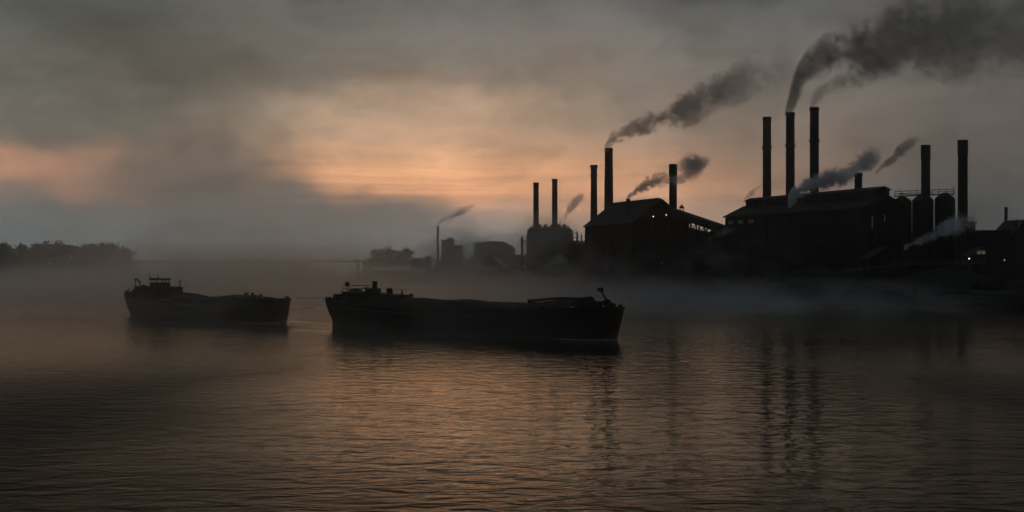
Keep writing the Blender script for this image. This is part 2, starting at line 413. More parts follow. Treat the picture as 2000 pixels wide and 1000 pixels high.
# ------------------------------------------------------------------ barges
def superell(s, L, ls, lb, B, n=2.3, tr=0.0):
    if s < ls:
        d = (ls - s) / ls; return max(tr, B * (max(0.0, 1 - min(1, d) ** n)) ** (1 / n))
    if s > L - lb:
        d = (s - (L - lb)) / lb; return B * (max(0.0, 1 - min(1, d) ** n)) ** (1 / n)
    return B
class Barge:
    def __init__(b, name, label, stern, bow, B, group, sheer, cat='barge'):
        b.st, b.bo = Vector((*stern, 0)), Vector((*bow, 0)); d = b.bo - b.st; b.L = d.length; b.d = d.normalized(); b.B = B
        b.rz = math.atan2(d.y, d.x); b.sheer = sheer
        b.root = thing(name, label, cat, (*stern, 0), b.rz, group)
    def loc(b, px, py, off=0.0):      # along-hull station and height for a photo point, off metres to port
        n = Vector((-b.d.y, b.d.x, 0)); S = b.st + n * off; u = (px - 1000) / F
        t = (u * S.y - S.x) / (b.d.x - u * b.d.y)
        y = S.y + b.d.y * t
        return t, HC + (HZ - py) / F * y
    def zg(b, s): return np.interp(s / b.L, [q[0] for q in b.sheer], [q[1] for q in b.sheer])
    def hull(b, ls=6.0, lb=6.5, over=2.4, rake=1.0):
        L, B = b.L, b.B; ks = [-0.2, 0.0, 0.12, 0.3, 0.5, 0.7, 0.88, 1.0]; N = 56
        ts = np.concatenate([0.5 * (1 - np.cos(np.linspace(0, math.pi, N))) ])
        vs = []; fs = []
        for k in ks:
            kk = max(k, 0); s0 = over * (1 - kk) ** 1.6; s1 = L - rake * (1 - kk); lk = s1 - s0
            for side in (-1, 1):
                for t in ts:
                    s = s0 + t * lk
                    hw = superell(t * lk, lk, ls, lb, B * (0.93 + 0.07 * kk), 2.5)
                    vs.append((s, side * hw, (b.zg(s) * k) if k > 0 else k * 3.0))
        R = len(ts) * 2
        for i in range(len(ks) - 1):
            for sd in range(2):
                for j in range(len(ts) - 1):
                    a = i * R + sd * len(ts) + j; q = (a, a + 1, a + R + 1, a + R)
                    fs.append(q if sd == 0 else q[::-1])
        b.hull_o = MB().add(vs, fs).build('hull', M['hull'], b.root, smooth=True)
        # rubbing strake / gunwale rail following the sheer
        for nm, dz, r, mt in (('gunwale', 0.0, 0.09, 'hull'), ('rubbing_strake', -0.42, 0.06, 'strake')):
            g = MB(); pts = []
            for side in (-1, 1):
                row = [(ts[i] * L, side * superell(ts[i] * L, L, ls, lb, B * (1.0 if dz == 0 else 0.99), 2.5) * 1.0 + side * (0.03), 0) for i in range(len(ts))]
                row = [(x, y, b.zg(x) + dz) for x, y, _ in row]
                if dz: row = [p for p in row if 0.10 * L < p[0] < 0.66 * L]
                g.tube(row, r, 6)
            g.build(nm, M[mt], b.hull_o if dz == 0 else b.root)
        # deck
        vs = []; fs = []
        for t in ts:
            s = t * L; hw = superell(s, L, ls, lb, B * 0.985, 2.5); z = b.zg(s) - 0.28
            vs += [(s, -hw, z), (s, hw, z)]
        for j in range(len(ts) - 1): fs.append((2 * j, 2 * j + 2, 2 * j + 3, 2 * j + 1))
        MB().add(vs, fs).build('deck', M['deck'], b.root)
    def part(b, mb, name, m, parent=None, smooth=False): return mb.build(name, M[m], parent or b.root, smooth)
    def cover(b, top, w, name='tarpaulin', m='tarp', crown=0.5, floor=None, coam=True):
        """top: list of (px, py) of the cover's crown line."""
        pts = [b.loc(*q) for q in top]; ss = np.linspace(pts[0][0], pts[-1][0], 46); zz = np.interp(ss, [p[0] for p in pts], [p[1] for p in pts])
        vs = []; fs = []; K = 11
        for i, (s, z) in enumerate(zip(ss, zz)):
            for j in range(K):
                a = -1 + 2 * j / (K - 1); e = abs(a)
                zt = z - crown * e ** 2.2 - (0.05 if i % 3 else 0) * (1 - e)
                if j in (0, K - 1): zt = min(zt, b.zg(s) + 0.35) 
                vs.append((s, a * w * (1 if j not in (0, K - 1) else 1.02), zt + 0.03 * math.sin(s * 3 + j)))
        for i in range(len(ss) - 1):
            for j in range(K - 1): fs.append((i * K + j, (i + 1) * K + j, (i + 1) * K + j + 1, i * K + j + 1))
        fs += [tuple(range(K)), tuple(range((len(ss) - 1) * K + K - 1, (len(ss) - 1) * K - 1, -1))]
        o = MB().add(vs, fs).build(name, M[m], b.root, smooth=False)
        if coam:
            c = MB(); zl = float(min(b.zg(s) for s in ss))
            for sd in (-1, 1): c.box(ss[0], ss[-1], sd * (w - .06) - 0.05, sd * (w - .06) + 0.05, zl - 0.2, zl + 0.5)
            for s in np.arange(ss[0] + 1, ss[-1], 2.6):
                for sd in (-1, 1): c.box(s - .06, s + .06, sd * (w + .12) - .08, sd * (w + .12) + .08, zl - 0.2, zl + 0.42)
            c.build('hatch_coaming', M['steel'], b.root)
        return o
    def boxp(b, p0, p1, w, name, m='cabin', off=0.0, bev=0.05, zb=None, parent=None):
        """box between photo points p0 (top left) and p1 (bottom right)."""
        y_ = b.st.y + b.d.y * b.loc(p0[0], p0[1], off)[0]
        w = min(w, 0.45 * (p1[0] - p0[0]) / F * y_ / abs(b.d.y))     # keep the box's width inside its outline
        s0, zt = b.loc(p0[0], p0[1], off - w / 2); s1, zb2 = b.loc(p1[0], p1[1], off + w / 2)
        z0 = zb if zb is not None else min(zb2, b.zg((s0 + s1) / 2) - 0.2)
        z1 = max(zt, b.loc(p1[0], p0[1], off)[1]); b.w = w
        mb = MB().box(s0, s1, off - w / 2, off + w / 2, z0, z1, bev=bev)
        return b.part(mb, name, m, parent), (s0, s1, z0, z1)
    def bollards(b, ss, off=None):
        for s in ss:
            for sd in (-1, 1):
                y = sd * (superell(s, b.L, 6, 6.5, b.B, 2.5) - 0.45); z = b.zg(s) - 0.3
                m = MB()
                m.box(s - .5, s + .5, y - .16, y + .16, z, z + .12)
                for q in (-.3, .3): m.lathe([(.13, z + .1), (.13, z + .62), (.19, z + .64), (.19, z + .74), (0.02, z + .76)], 10, s + q, y)
                b.part(m, 'bollard', 'steel')

# ---- the leading barge
SH_A = [(0, 3.85), (0.05, 3.65), (0.13, 3.3), (0.25, 2.95), (0.45, 2.7), (0.6, 2.75), (0.74, 3.0), (0.86, 3.3), (1, 3.68)]
A = Barge('river_barge', 'dark laden river barge with tall funnel aft and boom over its bow', (-24.6, 197), (11.9, 160), 3.5, 'barges under way in line', SH_A)
A.hull()
A.w = 3.4; W2 = A.w / 2
s0 = A.loc(668, 569.5, -W2)[0]; s1 = A.loc(806, 579, W2)[0]; zA = A.loc(690, 571)[1]; zB = A.loc(798, 578.6)[1]
ztf = lambda q: zA + (zB - zA) * (q - s0) / (s1 - s0)       # the roof falls towards the bow with the sheer
dh = A.part(MB().prism([(s0, 2.9), (s1, 2.6), (s1, zB), (s0, zA)], 1, -W2, W2), 'deckhouse', 'cabin')
cap = MB().prism([(s0 - .15, zA + .003), (s1 + .15, zB + .003), (s1 + .15, zB + .12), (s0 - .15, zA + .12)], 1, -W2 - .15, W2 + .15); A.part(cap, 'deckhouse_roof', 'deck')
for q in np.linspace(s0 + 1.2, s1 - 1.2, 6):
    for sd in (-1, 1):
        w = MB().lathe([(0.22, 0), (0.22, 0.05), (0.15, 0.06), (0.15, 0.0)], 12)
        w.v = [(q + x, sd * (W2 + .003 + z * 1.2), ztf(q) - .5 + y) for x, y, z in w.v]
        A.part(w, 'porthole', 'glass', dh)
# railing round the aft deckhouse roof
m = MB(); z0r = zA + .08; zt = ztf(A.loc(678, 556)[0])
rp = [(s0 + .1, -W2), (s0 + .1, W2), (s0 + 3.2, W2), (s0 + 3.2, -W2), (s0 + .1, -W2)]
for h in (0.45, 0.85): m.tube([(x, y, z0r + h) for x, y in rp], 0.025, 5)
for (x0, y0), (x1, y1) in zip(rp[:-1], rp[1:]):
    k = max(2, int(math.hypot(x1 - x0, y1 - y0) / 1.4))
    for i in range(k): m.tube([(x0 + (x1 - x0) * i / k, y0 + (y1 - y0) * i / k, z0r), (x0 + (x1 - x0) * i / k, y0 + (y1 - y0) * i / k, z0r + .85)], 0.022, 5)
A.part(m, 'railing', 'steel')
s, z = A.loc(678, 556); m = MB().tube([(s, 0, zt), (s, 0, z)], .05, 6); o = A.part(m, 'mast', 'steel')
m = MB().lathe([(0.02, z - .3), (.3, z - .15), (.36, z + .1), (.25, z + .35), (.02, z + .45)], 10, s, 0); m.tube([(s - .6, 0, z + .3), (s + .6, 0, z + .1)], .03, 5); A.part(m, 'mast_lantern', 'steel', o)
# upturned dinghy
zt = ztf(A.loc(694, 565)[0])
sa, za = A.loc(686, 564.3); sb, _z = A.loc(702, 570)
m = MB(); K = 8; vs = []
for i in range(13):
    t = i / 12; hw = .75 * (1 - (2 * t - 1) ** 4) + .15; top = zt + .25 + (za - zt - .25) * (1 - .12 * abs(2 * t - 1) ** 3)
    for j in range(K + 1):
        a = math.pi * j / K; vs.append((sa + (sb - sa) * t, hw * math.cos(a), zt + .2 + (top - zt - .2) * math.sin(a) ** .6))
fs = [(i * (K + 1) + j, (i + 1) * (K + 1) + j, (i + 1) * (K + 1) + j + 1, i * (K + 1) + j + 1) for i in range(12) for j in range(K)]
m.add(vs, fs); tag(A.part(m, 'dinghy', 'steel'))
A.boxp((713.5, 563.5), (744.5, 570), 2.8, 'engine_skylight', zb=zt - .2)
zt = ztf(A.loc(732, 560)[0])
s, z = A.loc(732, 549.3); sr = A.loc(735, 549)[0] - A.loc(729, 549)[0]
m = MB().lathe([(sr / 2, zt), (sr / 2, z - .1), (sr / 2 + .05, z - .1), (sr / 2 + .05, z), (sr / 2 - .08, z), (sr / 2 - .08, z - .8)], 20, s, 0); fo = A.part(m, 'funnel', 'rust')
m = MB().lathe([(sr / 2 + .012, z - 1.1), (sr / 2 + .03, z - 1.1), (sr / 2 + .03, z - .75), (sr / 2 + .012, z - .75)], 20, s, 0); A.part(m, 'funnel_band', 'steel', fo)
m = MB(); s, z = A.loc(715, 562.5); s2, z2 = A.loc(729, 563); m.tube([(s, -.6, z), (s + 1.2, -.6, z + .1), (s2, -.6, z2)], .05, 5); m.tube([(s + .6, -.6, zt), (s + .6, -.6, z + .5)], .05, 5); A.part(m, 'davit', 'steel')
A.boxp((755, 565.2), (767.5, 574), 2.0, 'companionway', zb=zB)
zt = ztf(A.loc(761, 565)[0])
sx, zx = A.loc(761, 564); m = MB().lathe([(.5, zx - .4), (.42, zx), (.1, zx + .12)], 12, sx, 0); A.part(m, 'ventilator', 'steel')
zt = zB; s, z = A.loc(785, 568); m = MB().tube([(s, 0, zt), (s, 0, z)], .12, 8); m.tube([(s - 1.6, 0, z + .1), (s + 1.6, 0, z + .25)], .02, 4); A.part(m, 'samson_post', 'steel')
A.boxp((799.5, 573.2), (806.5, 580), 3.2, 'deck_locker', zb=zt - .5)
A.cover([(806, 580.6), (830, 582), (858, 584.5), (872, 585.5), (890, 585), (912, 583.6), (928, 585.6), (948, 588.5), (970, 589.2), (1000, 590), (1036, 591)], 2.45)
# raised tarpaulin end and forward boom
A.cover([(1036, 591.0), (1060, 589.2), (1085, 586.6), (1098, 585.2), (1115, 584.4), (1141, 584.6)], 2.2, 'forward_tarpaulin', 'tarp', .35)
s, z = A.loc(1036.5, 586.4, -1.2); za = A.zg(s)
m = MB().box(s - .28, s + .28, -1.5, -.9, za - .3, z + .1, bev=.05); A.part(m, 'boom_crutch', 'steel')
s2, z2 = A.loc(1096, 582.6, -1.2); s3, z3 = A.loc(1141, 583.4, -1.2)
m = MB().tube([(s, -1.2, z - .1), ((s + s2) / 2, -1.2, (z + z2) / 2), (s2, -1.2, z2), (s3, -1.2, z3)], .15, 8); A.part(m, 'boom', 'steel')
A.boxp((1133, 582.2), (1141, 592), 1.4, 'winch_house', 'steel', -1.0)
# anchor windlass
s, z = A.loc(1150, 586.5); zd = A.zg(s) - .28
m = MB()
for y in (-.3, .3):
    c = MB().lathe([(.55, -.12), (.55, .12), (.45, .13), (.45, -.13)], 20); m.add([(s + a, y + cc, z - .1 + bb) for a, bb, cc in c.v], c.f)
c = MB().lathe([(.3, -.6), (.3, .6)], 16); m.add([(s + a, cc, z - .1 + bb) for a, bb, cc in c.v], c.f)
m.box(s - .45, s + .45, -.62, -.5, zd, z + .1); m.box(s - .45, s + .45, .5, .62, zd, z + .1)
m.tube([(s - 2.6, -.4, z + .1), (s - 1.2, -.4, z - .4), (s, -.4, z + .2)], .09, 6)
wl = A.part(m, 'windlass', 'rust')
m = MB(); sa, zz = A.loc(1157, 592); sb, zz2 = A.loc(1183, 594)
m.box(sa, sb, -1.1, -.95, zz - .1, zz + .12); 
for q in np.linspace(sa + .2, sb - .2, 4): m.box(q - .1, q + .1, -1.1, -.95, A.zg(q) - .3, zz + .1)
m.box(sa + .8, sa + 1.4, -.9, .2, zz - .5, zz + .25); m.box(sb - 1.6, sb - .9, -.5, .4, zz - .5, zz + .15)
A.part(m, 'foredeck_fittings', 'steel')
# anchor crane with its square head
s, z = A.loc(1185.5, 588); st, zt2 = A.loc(1173, 567); zd = A.zg(s) - .28
m = MB().lathe([(.3, zd), (.3, z), (.2, z + .2)], 10, s, 0); m.box(s - .35, s + .35, -.3, .3, z - .5, z + .1)
cr = A.part(m, 'crane_post', 'steel')
m = MB().tube([(s, 0, z), ((s + st) / 2, 0, (z + zt2) / 2), (st, 0, zt2)], .13, 7, .08); m.tube([(s + .9, 0, zd + .1), ((s + st) / 2 + .4, 0, (z + zt2) / 2 - .3)], .06, 5); A.part(m, 'crane_jib', 'steel', cr)
m = MB().box(st - .24, st + .24, -.3, .3, zt2 - .15, zt2 + .3, bev=.04); A.part(m, 'jib_lamp_box', 'steel', cr)
A.boxp((1188, 591.3), (1200, 598), 1.6, 'bow_locker', 'steel')
A.boxp((1207, 594.8), (1216, 600), 1.1, 'chain_stopper', 'steel')
A.bollards([1.6, 7.5, A.L - 9, A.L - 3.2])
m = MB().box(.5, 1.3, -.7, .7, 3.6, 4.5, bev=.06); A.part(m, 'stern_bitts', 'steel')
m = MB().box(-.35, 0.5, -.09, .09, -.6, 2.4); m.box(.2, .8, -.05, .05, 2.2, 4.1); A.part(m, 'rudder', 'hull')

# ---- the following barge
SH_B = [(0, 3.9), (0.06, 3.55), (0.15, 3.1), (0.3, 2.75), (0.5, 2.7), (0.7, 2.9), (0.86, 3.3), (1, 3.6)]
Bg = Barge('river_barge', 'dark river barge towed behind, with wheelhouse and small crane aft, half veiled in mist', (-65.8, 248.6), (-33.7, 206.8), 3.5, 'barges under way in line', SH_B)
B = Bg; B.hull()
s0, _ = B.loc(262, 560); s1, z = B.loc(357, 565); zd = B.zg(s0) - .2
o, (a0, a1, b0, zt) = B.boxp((262, 562), (357, 575), 4.6, 'deckhouse')
dh = o
W2 = B.w / 2; m = MB().box(a0 - .1, a1 + .1, -W2 - .1, W2 + .1, zt + .003, zt + .1, bev=.1); B.part(m, 'deckhouse_roof', 'deck')
for q in np.linspace(a0 + 1, a1 - 1, 5):
    m = MB().box(q - .35, q + .35, -W2 - .06, -W2 - .003, zt - .9, zt - .35); B.part(m, 'window', 'glass', dh)
# wheelhouse: walls with open glazed band
hw = 1.05; w0, zw = B.loc(292, 544, -hw); w1, _z = B.loc(332.5, 544, hw); zw += .05
zs0 = zt; sill = zt + (zw - zt) * .52; lint = zt + (zw - zt) * .82
m = MB().box(w0, w1, -hw, hw, zs0, sill)
for x in np.linspace(w0, w1, 6):
    for y in (-hw, hw): m.box(x - .07 if x > w0 else x, x + .07 if x < w1 else x, y - .05 if y > 0 else y, y + .05 if y < 0 else y, sill, lint)
for y in (-.35, .35):
    m.box(w0, w0 + .08, y - .06, y + .06, sill, lint); m.box(w1 - .08, w1, y - .06, y + .06, sill, lint)
wh = B.part(m, 'wheelhouse', 'cabin')
m = MB().box(w0 - .12, w1 + .12, -hw - .12, hw + .12, lint, zw, bev=.1); B.part(m, 'wheelhouse_roof', 'deck', wh)
gl = bpy.data.materials.new('clear_pane'); gl.use_nodes = True; g = gl.node_tree
for n in list(g.nodes):
    if n.type == 'BSDF_PRINCIPLED': g.nodes.remove(n)
ms = g.nodes.new('ShaderNodeMixShader'); tb = g.nodes.new('ShaderNodeBsdfTransparent'); gb = g.nodes.new('ShaderNodeBsdfGlossy'); gb.inputs[1].default_value = .05
ms.inputs[0].default_value = .3; g.links.new(tb.outputs[0], ms.inputs[1]); g.links.new(gb.outputs[0], ms.inputs[2]); g.links.new(ms.outputs[0], g.nodes['Material Output'].inputs[0]); M['pane'] = gl
for y in (-hw + .03, hw - .03):
    m = MB().box(w0 + .02, w1 - .02, y - .01, y + .01, sill, lint); B.part(m, 'window', 'pane', wh)
for px, py, r in ((292.5, 531, .08), (309.2, 536.5, .1)):
    s, z = B.loc(px, py); m = MB().tube([(s, 0, zw), (s, 0, z)], r, 6, r * .5); m.tube([(s, -.5, z - 1.0), (s, .5, z - 1.0)], .025, 5); B.part(m, 'mast', 'steel')
s, z = B.loc(351, 546.5); m = MB().tube([(s, 0, zt), (s, 0, z)], .09, 6); m.tube([(s - .2, 0, z - .3), (s + 2.4, 0, z - .25)], .03, 5); B.part(m, 'derrick_post', 'steel')
s, z = B.loc(264.5, 545.5); s2, z2 = B.loc(273, 552); s3, z3 = B.loc(273.5, 563)
m = MB().tube([(s + .2, 0, zt - .3), (s, 0, z), (s + .3, 0, z + .1), (s2, 0, z2 + .2), (s3, 0, z3)], .15, 7); B.part(m, 'davit_crane', 'steel')
s, z = B.loc(281, 557.5); m = MB().lathe([(.3, zt), (.3, z - .4), (.5, z - .3), (.5, z), (.1, z + .15)], 12, s, 0); B.part(m, 'ventilator', 'steel')
m = MB(); s, z = B.loc(253, 563)
for h in (.5, 1.0): m.tube([(.6, -1.5, 3.8 + h), (a0, -2.6, 3.5 + h), (a0 + 3, -2.9, 3.3 + h)], .025, 5)
for q, y in ((.6, -1.5), (a0 / 2, -2.1), (a0, -2.6), (a0 + 3, -2.9)): m.tube([(q, y, 3.0), (q, y, 4.7)], .025, 5)
B.part(m, 'railing', 'steel')
B.cover([(357, 571), (375, 573.5), (395, 577.5), (404, 580.5)], 2.4, 'tarpaulin')
B.cover([(404, 581.5), (420, 579.8), (440, 577.2), (468, 575.3), (488, 576.3), (508, 579), (533, 583)], 2.5, 'raised_tarpaulin', crown=.4)
for a, b_, y in ((477.5, 484, 571.8), (490, 496.5, 571.6), (498.5, 503, 576), (505.5, 512.5, 574.6)):
    B.boxp((a, y), (b_, 579), 1.3, 'deck_chest', 'steel', bev=.03)
B.boxp((515, 580), (532.5, 585), 2.2, 'fore_hatch', 'steel')
s, z = B.loc(480.5, 567); m = MB().tube([(s, 0, z - 1.2), (s - .5, 0, z)], .05, 5); m.tube([(s + .2, 0, z - 1.2), (s + 1.2, 0, z + .1)], .05, 5); B.part(m, 'stanchion', 'steel')
B.boxp((552, 582.3), (560.5, 587), 1.6, 'bow_bitts', 'steel')
B.bollards([1.4, 6.5, B.L - 8.5, B.L - 3.0])
m = MB().box(.5, 1.4, -.8, .8, 3.5, 4.35, bev=.06); B.part(m, 'stern_bitts', 'steel')
m = MB().box(-.35, 0.5, -.09, .09, -.6, 2.4); m.box(.2, .8, -.05, .05, 2.2, 4.1); B.part(m, 'rudder', 'hull')

# tow ropes from the leader's stern to the follower's bow
def rope(a, b, sag, name, label, r=.022, grp='tow ropes between the two barges'):
    a, b = Vector(a), Vector(b); pts = [a.lerp(b, i / 24) + Vector((0, 0, -sag * 4 * (i / 24) * (1 - i / 24))) for i in range(25)]
    tag(MB().tube(pts, r, 5).build(name, M['rope']), label, 'rope', grp)
wa = lambda b, s, y, z: b.st + b.d * s + Vector((-b.d.y, b.d.x, 0)) * y + Vector((0, 0, z))
rope(wa(B, B.L - .3, -.5, 2.2), wa(A, .3, -.6, 3.6), .55, 'tow_rope', 'slack lower tow rope running from the rear barge bow up to the front barge stern')
rope(wa(B, B.L - .6, .6, 3.95), wa(A, .4, .8, 4.0), .2, 'tow_rope', 'taut thin upper tow rope strung level between the two barges', .025)

# bow foam
def foam(b, label, s0, s1, w):
    vs = []; fs = []; n = 70; K = 5
    for i in range(n + 1):
        t = i / n; s = b.L - .95 + .5 - (t ** 1.4) * (s0); ls = max(0.0, min(b.L - 1.0, s))
        hw = superell(ls, b.L - 1.0, 6, 6.5, b.B * .93, 2.5); ww = w * (1 - t) ** .7 * (0.7 + .5 * math.sin(i * 1.3) ** 2) + .05
        for j in range(K):
            y = hw - .05 + ww * j / (K - 1)
            vs.append((s + (1.2 * (1 - t) * j / K), -y, .02 + .2 * (1 - t) * math.sin(math.pi * j / (K - 1)) * (.6 + .4 * math.sin(i * 2.1 + j))))
    for i in range(n):
        for j in range(K - 1): fs.append((i * K + j, i * K + j + 1, (i + 1) * K + j + 1, (i + 1) * K + j))
    o = MB().add(vs, fs).build('bow_wave', M['foam'], None, smooth=True); o.location = b.root.location; o.rotation_euler = b.root.rotation_euler
    tag(o, label, 'bow wave', None, 'stuff')
foam(A, 'thin pale foam line where the front barge bow cuts the water', 12, 0, .9)
foam(B, 'faint foam streak at the rear barge bow', 9, 0, .4)

# ------------------------------------------------------------------ chimneys
CG = 'chimneys of the riverside works'
def chimney(px, ytop, wt, D, label, wb=None, m='brick', style='rim', z0=GZ - .3, collar=None, group=CG):
    k = D / F; x = (px - 1000) * k; H = HC + (HZ - ytop) * k; rt = wt * k / 2; rb = (wb or wt * 1.12) * k / 2
    t = thing('chimney', label, 'chimney', (x, D, z0), 0.0, group); h = H - z0
    prof = [(rb * 1.25, 0), (rb * 1.25, 3.0), (rb * 1.02, 3.3)]
    for i in range(1, 24): prof.append((rb + (rt - rb) * i / 24, 3.3 + (h - 3.3) * i / 24))
    prof += [(rt, h), (rt * .78, h + .001), (rt * .75, h - 3.5), (0.02, h - 3.6)]
    shaft = MB().lathe(prof, 36).build('shaft', M[m], t, True)
    if style == 'rim': MB().lathe([(rt + .004, h - 1.1), (rt + .16, h - 1.0), (rt + .16, h - .45), (rt + .07, h - .4), (rt + .07, h + .08), (rt - .1, h + .08), (rt - .1, h - .01)], 36).build('rim', M['steel'], t)
    elif style == 'corbel': MB().lathe([(rt + .005, h - 4.2), (rt + .22, h - 3.8), (rt + .22, h - 3.4), (rt + .06, h - 3.2), (rt + .1, h - 1.0), (rt + .3, h - .6), (rt + .3, h + .1), (rt - .12, h + .1), (rt - .12, h - .01)], 36).build('rim', M['brick_grey'], t)
    elif style == 'band':
        MB().lathe([(rt + .005, h - 3.6), (rt + .12, h - 3.55), (rt + .12, h + .06), (rt - .1, h + .06), (rt - .1, h - .01)], 36).build('rim', M['steel'], t)
    if collar:
        zc = HC + (HZ - collar) * k - z0; rr = rb + (rt - rb) * (zc / h)
        m2 = MB().lathe([(rr, zc - .25), (rr + .32, zc - .2), (rr + .32, zc + .2), (rr, zc + .25)], 36)
        for j in range(10):
            a = j * math.pi / 5; m2.tube([(math.cos(a) * (rr + .28), math.sin(a) * (rr + .28), zc - .2), (math.cos(a) * (rr + .28), math.sin(a) * (rr + .28), zc + .75)], .035, 4)
        m2.build('collar', M['steel'], t)
    # hoops and ladder
    for q in (0.35, 0.55, 0.75):
        rr = rb + (rt - rb) * q + .004; MB().lathe([(rr, h * q - .12), (rr + .035, h * q - .12), (rr + .035, h * q + .12), (rr, h * q + .12)], 36).build('hoop', M['rust'], t)
    la = -2.3; m3 = MB()
    def lp(zz, da, e=.16):
        rr = rb + (rt - rb) * max(0, zz - 3.3) / (h - 3.3) + e; return (rr * math.cos(la + da), rr * math.sin(la + da), zz)
    for da in (-.14, .14): m3.tube([lp(z, da) for z in np.linspace(4, h, 12)], .03, 4)
    for z in np.arange(4.4, h, .9): m3.tube([lp(z, -.14), lp(z, .14)], .02, 4)
    m3.build('ladder', M['steel'], t)
    return t
chimney(1047, 357, 10.4, 640, 'thin chimney above the tank house, the one nearer the pipe post', 11.6, 'steel', 'rim')
chimney(1083.5, 350, 10.6, 640, 'thin chimney above the tank house, with a grey steam wisp on its far side', 11.8, 'steel', 'rim')
chimney(1160, 323, 11.6, 490, 'smokeless tapering chimney with a corbelled head beside the gabled furnace hall', 15.5, 'brick', 'corbel')
chimney(1189, 289.5, 15.2, 482, 'thick tapering brick chimney pouring dark smoke, tallest at the gabled furnace hall', 20.5, 'brick', 'rim')
chimney(1314.5, 321, 14.8, 462, 'banded chimney with a pale steam-veiled middle standing behind the furnace hall gable', 16, 'brick_grey', 'band')
chimney(1498, 229, 15.8, 436, 'shortest and smokeless of the three great chimneys behind the long hall', 17.4, 'steel', 'rim', collar=289)
chimney(1543.5, 220, 16.6, 430, 'middle one of the three great chimneys behind the long hall, thick smoke rising from it', 18.2, 'steel', 'rim', collar=285)
chimney(1590.5, 210, 17.2, 424, 'tallest of the three great chimneys, behind the steam drifting over the long hall', 18.6, 'steel', 'rim', collar=276)
chimney(1676.5, 338, 14.8, 415, 'short stub of a chimney standing up behind the long hall roof', 15.6, 'steel', 'rim')
chimney(1808, 284, 17.0, 372, 'dark chimney rising between the storage silos', 17.6, 'steel', 'band')
chimney(1880.5, 274, 18.2, 352, 'dark chimney with banded head beside the silos, steam at its foot', 19.4, 'brick', 'band')
chimney(1965, 405, 6.2, 640, 'small plain chimney beyond the low sheds at the edge of the works', 6.8, 'brick', 'rim')
chimney(855, 441, 4.4, 880, 'thin far chimney with a small curl of smoke beside the square tower', 5.0, 'brick', 'rim')

# ------------------------------------------------------------------ gabled works halls
def window(parent, x0, x1, z0, z1, y, side, glass='glass', mull=3):
    """window set on a wall: side 'g' gable (plane y = const, facing -y), 's' long side (plane x = const, facing -x)."""
    f = MB(); e = .12
    def bx(mb, a0, a1, c0, c1, d0, d1):
        if side == 'g': mb.box(a0, a1, y - d1, y - d0, c0, c1)
        else: mb.box(y - d1, y - d0, a0, a1, c0, c1)
    bx(f, x0 - e, x1 + e, z0 - .2, z0, .0, .16); bx(f, x0 - e, x1 + e, z1, z1 + .16, .0, .12)
    bx(f, x0 - e, x0, z0, z1, .0, .12); bx(f, x1, x1 + e, z0, z1, .0, .12)
    for i in range(1, mull): q = x0 + (x1 - x0) * i / mull; bx(f, q - .04, q + .04, z0, z1, .03, .1)
    for i in range(1, 4): q = z0 + (z1 - z0) * i / 4; bx(f, x0, x1, q - .035, q + .035, .035, .105)
    o = f.build('window', M['steel'], parent)
    p = MB(); bx(p, x0, x1, z0, z1, .004, .03); p.build('pane', M[glass], o)
    return o
